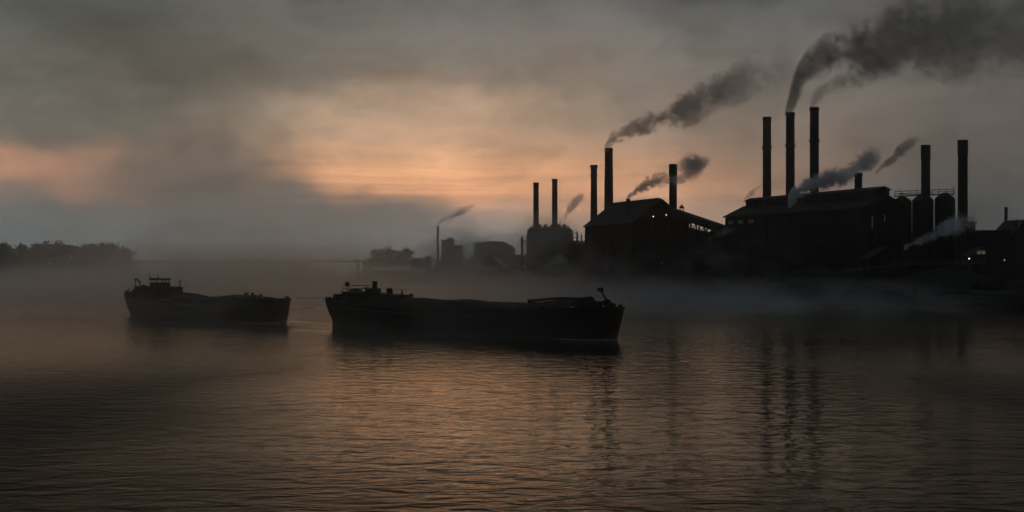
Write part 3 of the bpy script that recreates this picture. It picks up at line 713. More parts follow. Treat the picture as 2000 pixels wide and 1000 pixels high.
def hall(name, label, loc, rz, Wd, L, eave, ridge, mon=None, bays=8, wall='brick', lit=(), cat='factory hall', z0=GZ - .3, group=None, mz=None):
    t = thing(name, label, cat, (loc[0], loc[1], z0), rz, group); e, r = eave - z0, ridge - z0
    w = MB().prism([(0, 0), (Wd, 0), (Wd, e), (Wd / 2, r), (0, e)], 1, 0, L)
    for i in range(bays + 1):     # pilasters along the side seen from the river
        y = min(L - .5, max(.5, L * i / bays)); w.box(-.28, -.003, y - .42, y + .42, 0, e - .5)
    for i in range(4):
        x = .5 + (Wd - 1) * i / 3; w.box(x - .4, x + .4, -.28, -.003, 0, e - .5)
    wo = w.build('wall', M[wall], t)
    s = math.hypot(Wd / 2, r - e); sl = (r - e) / (Wd / 2); o = .55
    rf = MB()
    rf.prism([(-o, e - o * sl + .02), (Wd / 2, r + .02), (Wd / 2, r + .32), (-o, e - o * sl + .32)], 1, -o, L + o)
    rf.prism([(Wd / 2 + .002, r + .02), (Wd + o, e - o * sl + .02), (Wd + o, e - o * sl + .32), (Wd / 2 + .002, r + .32)], 1, -o, L + o)
    ro = rf.build('roof', M['roof'], t)
    g = MB().tube([(-o - .12, -o, e - o * sl + .05), (-o - .12, L + o, e - o * sl + .05)], .14, 6); g.build('gutter', M['steel'], t)
    if mon:
        mw, mtop, y0, y1 = mon; mt = mtop - z0; zb = r - mw * sl - .05
        mm = MB().prism([(Wd / 2 - mw, zb), (Wd / 2 + mw, zb), (Wd / 2 + mw, mt - .7), (Wd / 2, mt), (Wd / 2 - mw, mt - .7)], 1, y0, y1)
        mo = mm.build('roof_monitor', M['sheet'], t)
        m2 = MB().prism([(Wd / 2 - mw - .35, mt - .82), (Wd / 2, mt + .02), (Wd / 2 + mw + .35, mt - .82), (Wd / 2 + mw + .35, mt - .62), (Wd / 2, mt + .22), (Wd / 2 - mw - .35, mt - .62)], 1, y0 - .4, y1 + .4)
        m2.build('monitor_roof', M['roof'], mo)
        lv = MB()
        for q in np.arange(zb + .5, mt - .9, .42): lv.box(Wd / 2 - mw - .16, Wd / 2 - mw - .003, y0 + 1, y1 - 1, q, q + .1)
        for q in np.arange(y0 + 1, y1, 3.0): lv.box(Wd / 2 - mw - .2, Wd / 2 - mw - .004, q - .1, q + .1, zb + .3, mt - .8)
        lv.build('louvres', M['steel'], mo)
    for i in range(bays):
        y0 = L * i / bays + 1.5; y1 = L * (i + 1) / bays - 1.5
        window(t, y0, y1, e * .30, e * .62, -.003, 's')
        lt_ = i in lit; window(t, y0, y1, e - (2.3 if lt_ else 3.2), e - 1.4, -.003, 's', 'dim' if lt_ else 'glass', 5)
    gx = [Wd * q for q in (.2, .5, .8)]
    for x in gx:
        window(t, x - 1.3, x + 1.3, e * .48, e * .74, -.003, 'g')
    d = MB().box(Wd * .5 - 2.3, Wd * .5 + 2.3, -.14, -.006, 0, 5.4); 
    for q in np.arange(-2, 2.2, .8): d.box(Wd * .5 + q - .05, Wd * .5 + q + .05, -.2, -.141, .2, 5.2)
    d.build('sliding_door', M['rust'], t)
    return t, e, r
h1, e1, r1 = hall('furnace_hall', 'dark gabled furnace hall with a steaming stub stack on its roof and brick chimneys behind', (36.4, 430), math.atan2(.324, .946), 19, 38, 21.8, 28.8, None, 5)
# lean-to ridge vent, and the two small bright lamps high on its gable
m = MB().prism([(8.3, r1 - .3), (10.7, r1 - .3), (10.7, r1 + .35), (9.5, r1 + .7), (8.3, r1 + .35)], 1, 2, 36); m.build('ridge_vent', M['sheet'], h1)
for x, z, mt in ((6.6, 18.9, 'lamp'), (10.9, 19.4, 'lamp')):
    o = MB().box(x - .08, x + .08, -.9, -.6, z - .06, z + .08); oo = o.build('gable_lamp', M[mt], h1); k = MB().tube([(x, -.004, z + .3), (x, -.7, z + .3), (x, -.72, z + .12)], .04, 5); k.build('bracket', M['steel'], oo)
h2, e2, r2 = hall('rolling_hall', 'long dark hall with a raised roof monitor in front of the three great chimneys', (89.2, 360), math.atan2(.35, .937), 13, 71.5, 23.4, 26.4, (1.7, 28.7, 1.0, 68.0), 12, lit=(9, 10, 11))
window(h2, 1.0, 1.45, e2 - 5.4, e2 - 2.2, -.3, 'g', 'glass', 1)
window(h2, 1.9, 2.3, e2 - 5.4, e2 - 2.2, -.3, 'g', 'dim', 1)
window(h2, 5.6, 6.0, e2 - 3.6, e2 - 1.9, -.3, 'g', 'dim', 1)

# steaming stub stack on the furnace hall roof: a thing of its own
k = 440 / F; x = 227 * k
t = thing('roof_stack', 'short steaming stack poking from the roof slope of the gabled furnace hall', 'stack', (x, 440, 21.0))
zt = HC + (HZ - 388) * k - 21
MB().lathe([(.62, 0), (.62, zt - .3), (.72, zt - .3), (.72, zt), (.5, zt), (.48, zt - 2)], 20).build('shaft', M['steel'], t)
MB().lathe([(.95, .2), (.95, 1.6), (.63, 2.2)], 20).build('flashing', M['rust'], t)
# turret ventilator on the hall's shoulder
c = P(1331.5, 415, 436)
t = thing('roof_turret', 'small domed lantern turret at the head of the inclined conveyor', 'turret', (c.x, c.y, c.z - 1.5))
MB().lathe([(.9, 0), (.9, 1.6), (1.05, 1.65), (1.05, 1.8), (.7, 1.85)], 12).build('drum', M['sheet'], t)
m = MB()
for j in range(6): a = j * math.pi / 3; m.tube([(.62 * math.cos(a), .62 * math.sin(a), 1.8), (.62 * math.cos(a), .62 * math.sin(a), 2.9)], .07, 5)
m.build('post_ring', M['steel'], t); MB().lathe([(.85, 2.85), (.8, 3.0), (.45, 3.5), (.1, 3.75), (.05, 4.2), (.02, 4.25)], 16).build('dome', M['steel'], t)

# inclined conveyor between the halls
def gallery(name, label, a, b, w, h, trest, cat='conveyor'):
    a, b = Vector(a), Vector(b); t = thing(name, label, cat, (a.x, a.y, GZ)); a = a - Vector((t.location)); b = b - Vector(t.location)
    d = (b - a); n = Vector((-d.y, d.x, 0)).normalized() * (w / 2); up = Vector((0, 0, h))
    vs = [a - n, a + n, a + n + up, a + up * 1.25, a - n + up, b - n, b + n, b + n + up, b + up * 1.25, b - n + up]
    m = MB().add(vs, [(0, 1, 2, 3, 4), (9, 8, 7, 6, 5)] + [(i, 5 + i, 5 + (i + 1) % 5, (i + 1) % 5) for i in range(5)]); m.build('gallery', M['sheet'], t)
    rib = MB(); K = int(d.length / 3)
    for i in range(K + 1):
        p = a + d * (i / K); off = n.normalized() * (-w / 2 - .06)
        rib.box(p.x + off.x - .09, p.x + off.x + .09, p.y + off.y - .04, p.y + off.y + .04, p.z - .25, p.z + h)
    rib.build('ribs', M['steel'], t)
    for q in trest:
        p = a + d * q; s = MB()
        for sx in (-1.1, 1.1):
            for sy in (-1, 1): s.tube([(p.x + sx * 1.5, p.y + sy * 1.6, 0), (p.x + sx * .7, p.y + sy * .9, p.z)], .16, 5)
        k2 = max(2, int(p.z / 3))
        for j in range(k2):
            f0, f1 = j / k2, (j + 1) / k2; X0 = lambda f: 1.65 - .88 * f
            for sy in (-1, 1):
                s.tube([(p.x - X0(f0), p.y + sy * (1.6 - .7 * f0), p.z * f0), (p.x + X0(f1), p.y + sy * (1.6 - .7 * f1), p.z * f1)], .07, 4)
                s.tube([(p.x + X0(f0), p.y + sy * (1.6 - .7 * f0), p.z * f0), (p.x - X0(f1), p.y + sy * (1.6 - .7 * f1), p.z * f1)], .07, 4)
        s.build('trestle', M['steel'], t)
    return t
gallery('conveyor', 'steep inclined conveyor gallery running down from the furnace hall to the long hall', P(1318, 424, 434), P(1424, 460, 424), 2.6, 2.2, (.35, .5, .64, .86))
gallery('conveyor', 'lower and flatter conveyor gallery passing under the steep one between the halls', P(1346, 459, 440), P(1424, 478, 432), 2.4, 1.9, (.2, .55, .85))
c = P(1404, 470, 428)
t = thing('transfer_tower', 'small cluttered transfer tower at the foot of the steep conveyor', 'tower', (c.x, c.y, GZ), .2)
h = HC + (HZ - 441) * 428 / F - GZ
MB().box(-2.2, 2.2, -2, 2, h * .45, h - 1.5).build('cabin', M['sheet'], t)
m = MB()
for sx in (-2, 2):
    for sy in (-1.8, 1.8): m.box(sx - .15, sx + .15, sy - .15, sy + .15, 0, h * .45)
m.tube([(-2, -1.8, 0), (2, -1.8, h * .45)], .1, 5); m.tube([(2, -1.8, 0), (-2, -1.8, h * .45)], .1, 5); m.build('frame', M['steel'], t)
m = MB().tube([(-.6, 0, h - 1.5), (-.6, 0, h + .4), (1.6, 0, h), (2.8, 0, h - .8)], .22, 7); m.tube([(.6, 0, h - 1.5), (.6, 0, h)], .3, 7); m.build('pipe', M['rust'], t)

# tank house with rounded shoulders (far side)
D = 640; k = D / F; cx = (1073 - 1000) * k; R = 44 * k; zt = HC + (HZ - 445) * k
t = thing('gas_holder', 'broad round tank house with rounded shoulders and rooftop railing under two thin chimneys', 'tank', (cx, D - 6, GZ - .3)); h = zt - GZ + .3
MB().lathe([(R, 0), (R, h - 2.6), (R * .985, h - 1.6), (R * .955, h - .8), (R * .91, h - .3), (R * .86, h - .1), (R * .5, h + .05), (.05, h + .1)], 56).build('shell', M['steel'], t, True)
m = MB()
for j in range(28):
    a = 2 * math.pi * j / 28; c, s = math.cos(a), math.sin(a); m.box(R * c + c * .12 - .12, R * c + c * .12 + .12, R * s + s * .12 - .12, R * s + s * .12 + .12, 0, h - 3.4, a)
m.build('stiffeners', M['rust'], t)
m = MB()
for rr, zz in ((.55, .6), (1.15, 1.2)): m.tube([(R * .86 * math.cos(a), R * .86 * math.sin(a), h - .4 + rr) for a in np.linspace(0, 2 * math.pi, 49)], .06, 4)
for j in range(36): a = 2 * math.pi * j / 36; m.tube([(R * .86 * math.cos(a), R * .86 * math.sin(a), h - .5), (R * .86 * math.cos(a), R * .86 * math.sin(a), h + .8)], .05, 4)
m.build('railing', M['steel'], t)
for q in (-.45, -.2, .1, .4, .62):
    m = MB().box(R * q - .7, R * q + .7, -R * .5, -R * .5 + 1.5, h - .1, h + 1.3, bev=.15); m.build('roof_vent', M['steel'], t)
c = P(1019.5, 464, 636)
t = thing('pipe_post', 'slender riser post with a pipe arm reaching to the round tank house', 'pipe', (c.x, c.y, GZ - .3)); h = c.z - GZ + .3
MB().tube([(0, 0, 0), (0, 0, h)], .5, 10).build('riser', M['rust'], t)
MB().tube([(0, 0, h - 2.2), (1.5, 0, h - 1.6), (4.2, .5, h - .2), (4.6, .5, h - .3)], .28, 8).build('pipe_arm', M['rust'], t)
MB().tube([(0, 0, h - 1.6), (0, 0, h + .8)], .14, 6).build('spike', M['steel'], t)
for i, (px, yt, lab) in enumerate(((1124, 450, 'hooked riser pipe frame close beside the round tank house'), (1133, 455, 'pair of vertical pipes between the tank house and the furnace hall'))):
    c = P(px, yt, 600); h = c.z - GZ + .3
    t = thing('riser_pipes', lab, 'pipes', (c.x, c.y, GZ - .3))
    MB().tube([(-1, 0, 0), (-1, 0, h), (-2.3, 0, h + .2)], .22, 8).build('pipe', M['rust'], t)
    MB().tube([(.6, 0, 0), (.6, 0, h - .6)], .28, 8).build('pipe', M['steel'], t)
    m = MB()
    for q in np.arange(4, h, 3): m.box(-1.2, .8, -.1, .1, q, q + .15)
    m.build('bracing', M['steel'], t)
# low gallery linking them
t = thing('pipe_bridge', 'low horizontal pipe bridge between the tank house and the furnace hall', 'pipe bridge', tuple(P(1112, 474, 610)))
MB().box(0, 8.5, -1, 1, -1.6, .2).build('deck', M['steel'], t)
MB().tube([(0, -.8, .6), (8.5, -.8, .6)], .3, 8).build('pipe', M['rust'], t)
for q in (1, 4.2, 7.5): MB().box(q - .2, q + .2, -.8, .8, -14, -1.602).build('leg', M['steel'], t)

# storage silos with gantry
def silo(px0, px1, ytop, D, label):
    k = D / F; R = (px1 - px0) / 2 * k; cx = ((px0 + px1) / 2 - 1000) * k; h = HC + (HZ - ytop) * k - GZ + .3
    t = thing('silo', label, 'silo', (cx, D, GZ - .3), 0, 'storage silos in a row')
    MB().lathe([(R, 2.5), (R, h - R * .62), (R * .97, h - R * .5), (R * .72, h - R * .22), (R * .34, h - .1), (R * .34, h + .25), (.05, h + .3)], 40).build('shell', M['steel'], t, True)
    m = MB()
    for q in np.arange(4, h - R * .7, 2.4): m.lathe([(R, q - .06), (R + .06, q - .06), (R + .06, q + .06), (R, q + .06)], 40)
    m.build('hoops', M['rust'], t)
    MB().lathe([(R * 1.04, 0), (R * 1.04, 2.6), (R, 2.7)], 40).build('plinth', M['concrete'], t)
    return t
silo(1745, 1780, 384, 366, 'silo tucked against the gable of the long hall')
silo(1782, 1823, 380.5, 368, 'storage silo in front of a dark chimney')
silo(1826, 1865, 378.5, 364, 'storage silo whose foot is wrapped in drifting steam')
a = P(1748, 383.5, 362); b = P(1863, 378.5, 360)
t = thing('gantry', 'railed walkway gantry crossing above the domed silos', 'gantry', tuple(a)); d = b - a
def seg(mb, p, q, r): mb.tube([p, q], r, 5)
m = MB(); L_ = d.length
m.add([Vector((0, -.6, -.15)), Vector((0, .6, -.15)), Vector((0, .6, .12)), Vector((0, -.6, .12)), d + Vector((0, -.6, -.15)), d + Vector((0, .6, -.15)), d + Vector((0, .6, .12)), d + Vector((0, -.6, .12))],
      [(0, 1, 2, 3), (7, 6, 5, 4), (0, 4, 5, 1), (1, 5, 6, 2), (2, 6, 7, 3), (3, 7, 4, 0)]); m.build('walkway', M['steel'], t)
for y in (-.6, .6):
    m = MB()
    for hh in (.65, 1.25): seg(m, (0, y, hh), d + Vector((0, y, hh)), .05)
    for i in range(9): p = d * (i / 8); seg(m, p + Vector((0, y, .1)), p + Vector((0, y, 1.3)), .055)
    m.build('railing', M['steel'], t)
for q in (.16, .5, .84): p = d * q; MB().box(p.x - .15, p.x + .15, p.y - .15, p.y + .15, p.z - 2.4, p.z - .152).build('post', M['steel'], t)
m = MB(); p0 = d * .08
m.box(p0.x - .4, p0.x + 13.5, -.9, -.62, .4, .55); m.tube([(p0.x, -.7, -1.5), (p0.x, -.7, 2.0)], .06, 4); m.tube([(p0.x + 13.5, -.7, 0), (p0.x + 13.5, -.7, 2.4)], .06, 4); m.build('conduit', M['steel'], t)

# sheds to the edge of the works
def shed(name, label, px0, px1, ytop, D, depth, roof='flat', rise=0, wall='sheet', group=None, zb=None):
    k = D / F; x0, x1 = (px0 - 1000) * k, (px1 - 1000) * k; h = HC + (HZ - ytop) * k - GZ + .3; w = x1 - x0
    t = thing(name, label, 'shed', (x0, D, GZ - .3), 0, group)
    wall_ = MB()
    if roof == 'gable': wall_.prism([(0, 0), (w, 0), (w, h - rise), (w / 2, h), (0, h - rise)], 1, 0, depth)
    else: wall_.box(0, w, 0, depth, 0, h)
    nb = max(2, int(w / 4))
    for i in range(nb + 1): q = w * i / nb; wall_.box(max(0, q - .15), min(w, q + .15), -.12, -.003, 0, h - rise - .1)
    wall_.build('wall', M[wall], t)
    rf = MB()
    if roof == 'gable':
        sl = rise / (w / 2); rf.prism([(-.4, h - rise - .4 * sl + .01), (w / 2, h + .01), (w + .4, h - rise - .4 * sl + .01), (w + .4, h - rise - .4 * sl + .2), (w / 2, h + .2), (-.4, h - rise - .4 * sl + .2)], 1, -.4, depth + .4)
    else:
        rf.box(-.3, w + .3, -.3, depth + .3, h + .003, h + .25)
    rf.build('roof', M['roof'], t)
    for i in range(nb):
        if i % 2 == 0: window(t, w * i / nb + .7, w * (i + 1) / nb - .7, (h - rise) * .45, (h - rise) * .75, -.003, 'g', 'glass', 2)
    MB().box(w * .5 - 1.1, w * .5 + 1.1, -.1, -.004, 0, 2.9).build('door', M['rust'], t)
    return t
shed('pump_house', 'boxy block at the foot of the steaming dark chimney', 1888, 1905, 435, 346, 6, wall='brick')
shed('long_shed', 'long low flat shed between the chimney block and the small gabled shed', 1902, 1976, 451.5, 350, 10)
shed('gabled_shed', 'low gabled shed at the edge of the works behind the crossarm pole', 1946, 2060, 430, 372, 16, 'gable', 8)
shed('store_shed', 'low shed on the quay in front of the furnace hall', 1190, 1290, 492, 408, 9, wall='brick_grey')
shed('store_shed', 'narrow lean shed below the conveyors', 1360, 1420, 486, 400, 9, 'gable', 2)
shed('store_shed', 'long low shed along the foot of the long hall', 1460, 1640, 482, 356, 8, wall='brick')
shed('boiler_shed', 'gabled boiler shed in front of the silos venting pale steam', 1700, 1772, 482, 330, 9, 'gable', 2.6, wall='brick')
shed('store_shed', 'dim shed with a lit yellow window near the white lamp', 1896, 1946, 484, 322, 7, 'gable', 1.8)
o = P(1917, 493, 321.6); t = [q for q in COL.objects if q.get('label') == 'dim shed with a lit yellow window near the white lamp'][0]
m = MB().box(o.x - .95 - t.location.x, o.x - .1 - t.location.x, -.2, -.13, o.z - .4 - t.location.z, o.z + .4 - t.location.z); m.box(o.x + .1 - t.location.x, o.x + .95 - t.location.x, -.2, -.13, o.z - .4 - t.location.z, o.z + .4 - t.location.z)
m.build('lit_window', M['warm'], t)

shed('back_range', 'long plain range closing the yard behind the silos', 1752, 1880, 452, 392, 10)
shed('yard_shed', 'plain shed across the yard behind the conveyor trestles', 1345, 1425, 455, 452, 8)
shed('yard_shed', 'low brick shed filling the gap below the pipe bridge', 1110, 1152, 479, 560, 8, wall='brick')

# lamps and pole
def lamp_post(px, py, D, label, mt, r=.22, group='lamps lit along the works'):
    c = P(px, py, D); t = thing('lamp_post', label, 'lamp', (c.x, D, GZ - .2), 0, group); h = c.z - GZ + .2
    MB().tube([(0, .4, 0), (0, .4, h + .4), (0, .2, h + .6), (0, 0, h + .45)], .06, 6).build('pole', M['steel'], t)
    MB().lathe([(.3, h + .1), (.34, h + .12), (.12, h + .4), (.04, h + .45)], 12).build('shade', M['steel'], t)
    MB().lathe([(.02, h - r), (r * .8, h - r * .5), (r, h), (r * .7, h + r * .45), (.02, h + .2)], 12).build('bulb', M[mt], t)
lamp_post(1893, 505, 318, 'bright white lamp on a post by the lit shed window', 'lamp', .15)
lamp_post(1962, 508, 316, 'dull amber lamp on a post near the crossarm pole', 'red', .18)
lamp_post(1292, 513.5, 420, 'weak lamp on the dark quay below the furnace hall', 'dim', .3)
c = P(1985, 427, 312)
t = thing('utility_pole', 'tall utility pole with one long crossarm standing before the gabled shed', 'pole', (c.x, c.y, GZ - .3)); h = c.z - GZ + .3
MB().tube([(0, 0, 0), (0, 0, h)], .2, 8, .13).build('pole', M['bark'], t)
m = MB().box(-1.45, 1.3, -.09, .09, h - .55, h - .37); m.tube([(0, 0, h - 1.6), (-.9, 0, h - .5)], .04, 4); m.tube([(0, 0, h - 1.6), (.9, 0, h - .5)], .04, 4); m.build('crossarm', M['bark'], t)
for q in (-1.3, -.7, .6, 1.15): MB().lathe([(.07, h - .37), (.1, h - .3), (.06, h - .15), (.02, h - .1)], 8, q, 0).build('insulator', M['pale'], t)

# fence and pale handrails on the bank
def rail_fence(name, label, pts, h, step, cat='fence', mt='pale', slat=False):
    pts = [Vector(p) for p in pts]; t = thing(name, label, cat, tuple(pts[0])); o = pts[0]; pts = [p - o for p in pts]
    m = MB()
    for q in (.5, 1.0): m.tube([p + Vector((0, 0, h * q)) for p in pts], .05, 5)
    m.build('rail', M[mt], t)
    for a, b in zip(pts[:-1], pts[1:]):
        n = max(1, int((b - a).length / step))
        for i in range(n):
            p = a.lerp(b, i / n); MB().box(p.x - .06, p.x + .06, p.y - .06, p.y + .06, p.z - .6, p.z + h + .05).build('post', M['steel'], t)
    return t
rail_fence('railing', 'pale post-and-rail fence along the top of the bank below the silos', [P(1742, 523, 322), P(1800, 521, 318), P(1860, 520, 314), P(1925, 519, 310)], 1.1, 1.6)
def gangway(label, a, b):
    a, b = Vector(a), Vector(b); t = thing('gangway', label, 'gangway', tuple(a), 0, 'gangways down the river bank'); d = b - a
    n = Vector((-d.y, d.x, 0)).normalized() * .5
    MB().add([-n, n, d + n, d - n, -n + Vector((0, 0, -.2)), n + Vector((0, 0, -.2)), d + n + Vector((0, 0, -.2)), d - n + Vector((0, 0, -.2))], [(0, 1, 2, 3), (7, 6, 5, 4), (0, 4, 5, 1), (1, 5, 6, 2), (2, 6, 7, 3), (3, 7, 4, 0)]).build('plank', M['deck'], t)
    for s in (-1, 1):
        m = MB(); m.tube([n * s + Vector((0, 0, .95)), d * .5 + n * s + Vector((0, 0, 1.0 + .25)), d + n * s + Vector((0, 0, .95))], .055, 5)
        for i in range(7): p = d * (i / 6) + n * s; m.tube([p, p + Vector((0, 0, .98))], .035, 4)
        m.build('handrail', M['pale'], t)
gangway('inclined gangway with a pale handrail rising from the middle moored barge to the bank', P(1502, 560, 352), P(1594, 535, 356))
gangway('flatter pale-railed gangway higher on the bank below the long hall', P(1652, 537, 330), P(1740, 528, 328))

# moored barges along the bank
def moored(label, a, b, w, sheer, cov):
    q = Barge('moored_barge', label, a, b, w, 'barges moored along the bank', sheer); q.hull(5, 5.5, 1.5, .8)
    L = q.L; zc = q.zg(L / 2) + cov
    vs = []; fs = []; ss = np.linspace(L * .2, L * .82, 24); K = 7
    for i, s in enumerate(ss):
        for j in range(K):
            aa = -1 + 2 * j / (K - 1); vs.append((s, aa * w * .72, zc + .25 * math.sin(s * .35) - .45 * abs(aa) ** 2 if 0 < j < K - 1 else q.zg(s) - .2))
    for i in range(23):
        for j in range(K - 1): fs.append((i * K + j, (i + 1) * K + j, (i + 1) * K + j + 1, i * K + j + 1))
    fs += [tuple(range(K)), tuple(range(24 * K - 1, 23 * K - 1, -1))]
    MB().add(vs, fs).build('tarpaulin', M['tarp'], q.root)
    z0 = q.zg(L * .1) - .3
    c = MB().box(L * .05, L * .16, -w * .6, w * .6, z0, z0 + 2.1, bev=.1).build('cabin', M['cabin'], q.root)
    MB().box(L * .045, L * .165, -w * .65, w * .65, z0 + 2.103, z0 + 2.25, bev=.1).build('roof', M['deck'], c)
    for y in (-.5, .5): MB().box(L * .08, L * .08 + .8, y * w * 1.2 - .02, y * w * 1.2 + .02, z0 + 1.1, z0 + 1.6).build('window', M['glass'], c)
    MB().tube([(L * .19, 0, z0), (L * .19, 0, z0 + 4.2)], .09, 6).build('mast', M['steel'], q.root)
    q.bollards([1.4, L - 3])
    return q
SHM = [(0, 2.6), (.12, 2.0), (.5, 1.6), (.85, 2.1), (1, 2.8)]
moored('small moored barge with a pale wet deck edge lying nearest the open water', (36.5, 404), (66, 363), 3.0, SHM, .9)
moored('moored barge lying under the inclined gangway', (67, 352), (88, 312), 3.2, [(0, 3.2), (.15, 2.6), (.5, 2.2), (.85, 2.8), (1, 3.6)], 1.1)
moored('last moored barge, a black hull under the lamps', (90, 303), (122, 268), 3.3, [(0, 3.4), (.15, 2.8), (.5, 2.4), (.85, 3.0), (1, 3.8)], 1.2)
t = rail_fence('mooring_boom', 'short pale boom lying low at the water edge beside the smallest moored barge', [P(1253, 566, 398), P(1271, 560, 396), P(1295, 559.5, 394)], .5, 3, 'boom')
# quay wall at the bend
q = thing('quay_wall', 'low stone quay wall with a straight top where the bank bends away', 'wall', tuple(P(1000, 560, 640).xy) + (0,), -1.05)
MB().box(-44, 34, 0, 3, -1.2, 6.0).build('wall_face', M['concrete'], q)
MB().box(-44, 34, -.25, 3.3, 6.003, 6.5).build('coping', M['concrete'], q)
for i in range(9): MB().box(-40 + i * 9, -39.5 + i * 9, -.4, -.005, -1, 5.6).build('fender', M['bark'], q)

# coal heaps
for i, (px, D, r, h) in enumerate(((1330, 412, 11, 5.5), (1405, 402, 9, 4.4), (1590, 338, 10, 4.2), (1660, 332, 8, 3.4), (1850, 318, 10, 3.6), (1130, 560, 14, 6))):
    vs = []; fs = []; N = 28; K = 9; x0 = (px - 1000) / F * D
    for a in range(K):
        f = a / (K - 1)
        for j in range(N):
            t_ = 2 * math.pi * j / N; rr = r * (1 - f) * (1 + .12 * math.sin(3 * t_ + i) + .07 * math.sin(7 * t_ + i * 2)); vs.append((rr * math.cos(t_) * 1.3, rr * math.sin(t_), h * (f ** .9) + .15 * math.sin(5 * t_ + a)))
    for a in range(K - 1):
        for j in range(N): fs.append((a * N + j, a * N + (j + 1) % N, (a + 1) * N + (j + 1) % N, (a + 1) * N + j))
    o = MB().add(vs, fs).build('coal_heap', M['coal']); o.location = (x0, D, GZ - .2)
    tag(o, ['coal heap below the head of the conveyor', 'smaller coal heap under the conveyors', 'coal heap above the inclined gangway', 'low coal heap behind the flatter gangway', 'coal heap behind the pale bank fence', 'big coal heap by the quay bend'][i], 'coal heap', 'coal heaps on the bank')

# ------------------------------------------------------------------ far group: tower, hangar, bridge
D = 860
c = P(862, 507, D); k = D / F
t = thing('square_tower', 'hazy square works tower with a stepped top next to the thin far chimney', 'tower', (c.x, D, GZ - .3)); w = 41 * k; h = HC + (HZ - 470) * k - GZ + .3
MB().box(0, w * .6, 0, 9, 0, h).box(w * .6 + .004, w, 0.3, 8, 0, h * .86).build('wall', M['brick_grey'], t)
MB().box(-.4, w * .6 + .4, -.4, 9.4, h + .003, h + .5).build('parapet', M['concrete'], t)
MB().box(w * .27, w * .55, 2, 7, h + .503, h + 1.9).build('roof_block', M['brick_grey'], t)
MB().tube([(w * .62, 1, h * .87), (w * .82, 1, h * 1.02), (w * .98, 1, h * .87)], .25, 6).build('roof_pipe', M['steel'], t)
for i in range(2):
    for j in range(3): window(t, 1.5 + i * 3.6, 3.3 + i * 3.6, h * (.15 + .27 * j), h * (.3 + .27 * j), -.003, 'g')
MB().tube([(-2.0, 0, h * .3), (0, 0, h * .3)], .2, 6).build('pipe', M['rust'], t)
D = 800; k = D / F; c = P(925, 500, D)
t = thing('curved_hangar', 'hazy shed with a hunched curved roof beyond the white steam wisp', 'shed', (c.x, D, GZ - .3))
prof = [(0, 6), (0, 477), (12, 474), (35, 472.6), (55, 472.2), (62, 474), (70, 479), (80, 484.5), (81, 486)]
poly = [(0, 0)] + [(p[0] * k, HC + (HZ - p[1]) * k - GZ + .3) for p in prof[1:]] + [(81 * k, 0)]
MB().prism(poly, 1, 0, 30).build('wall', M['sheet'], t)
rp = poly[1:-1]; MB().prism([(x, z + .01) for x, z in rp] + [(x, z + .4) for x, z in rp[::-1]], 1, -.5, 30.5).build('roof', M['roof'], t)
for i in range(4): window(t, 3 + i * 5, 6 + i * 5, 3, 6.5, -.003, 'g')
shed('low_works', 'low hazy range of sheds linking the curved shed and the tank house', 1004, 1032, 498.5, 760, 14)
shed('site_hut', 'tiny far hut at the bridge end', 829, 841, 501.5, 850, 6)

t = thing('river_bridge', 'faint far girder bridge dissolving into the mist', 'bridge', (-42, 830, 0)); d = Vector((-286, 1000, 0)) - Vector((-42, 830, 0)); L_ = d.length; t.rotation_euler = (0, 0, math.atan2(d.y, d.x))
MB().box(-6, L_, -3.5, 3.5, 11.3, 12.2).build('deck', M['concrete'], t)
for y in (-3.4, 3.4):
    m = MB().box(-6, L_, y - .08, y + .08, 13.1, 13.25); 
    for q in np.arange(-5, L_, 3): m.box(q - .06, q + .06, y - .06, y + .06, 12.303, 13.098)
    m.build('railing', M['steel'], t)
for q in (55, 110, 165, 220): MB().box(q - 1.4, q + 1.4, -3, 3, -1.2, 10.2, bev=.5).box(q - 2.0, q + 2.0, -3.4, 3.4, 10.203, 11.197).build('pier', M['concrete'], t)
c = P(699, 507, 845)
t = thing('derrick_crane', 'faint far derrick with a slanted jib standing beside the bridge pier', 'crane', (c.x, c.y, 0)); hh = c.z
MB().box(-1, 1, -1, 1, -1, hh).build('mast', M['steel'], t)
MB().tube([(0, 0, hh), (-2, 0, hh + 2.8), (-5.2, 0, hh + 5.4)], .25, 5).tube([(-1, 0, hh - .5), (-3, 0, hh + 1.8), (-6.2, 0, hh + 4.8)], .12, 4).build('jib', M['steel'], t)
MB().tube([(-8, 0, hh - 1), (-8, 0, hh + 5.5)], .12, 4).build('stay_post', M['steel'], t)

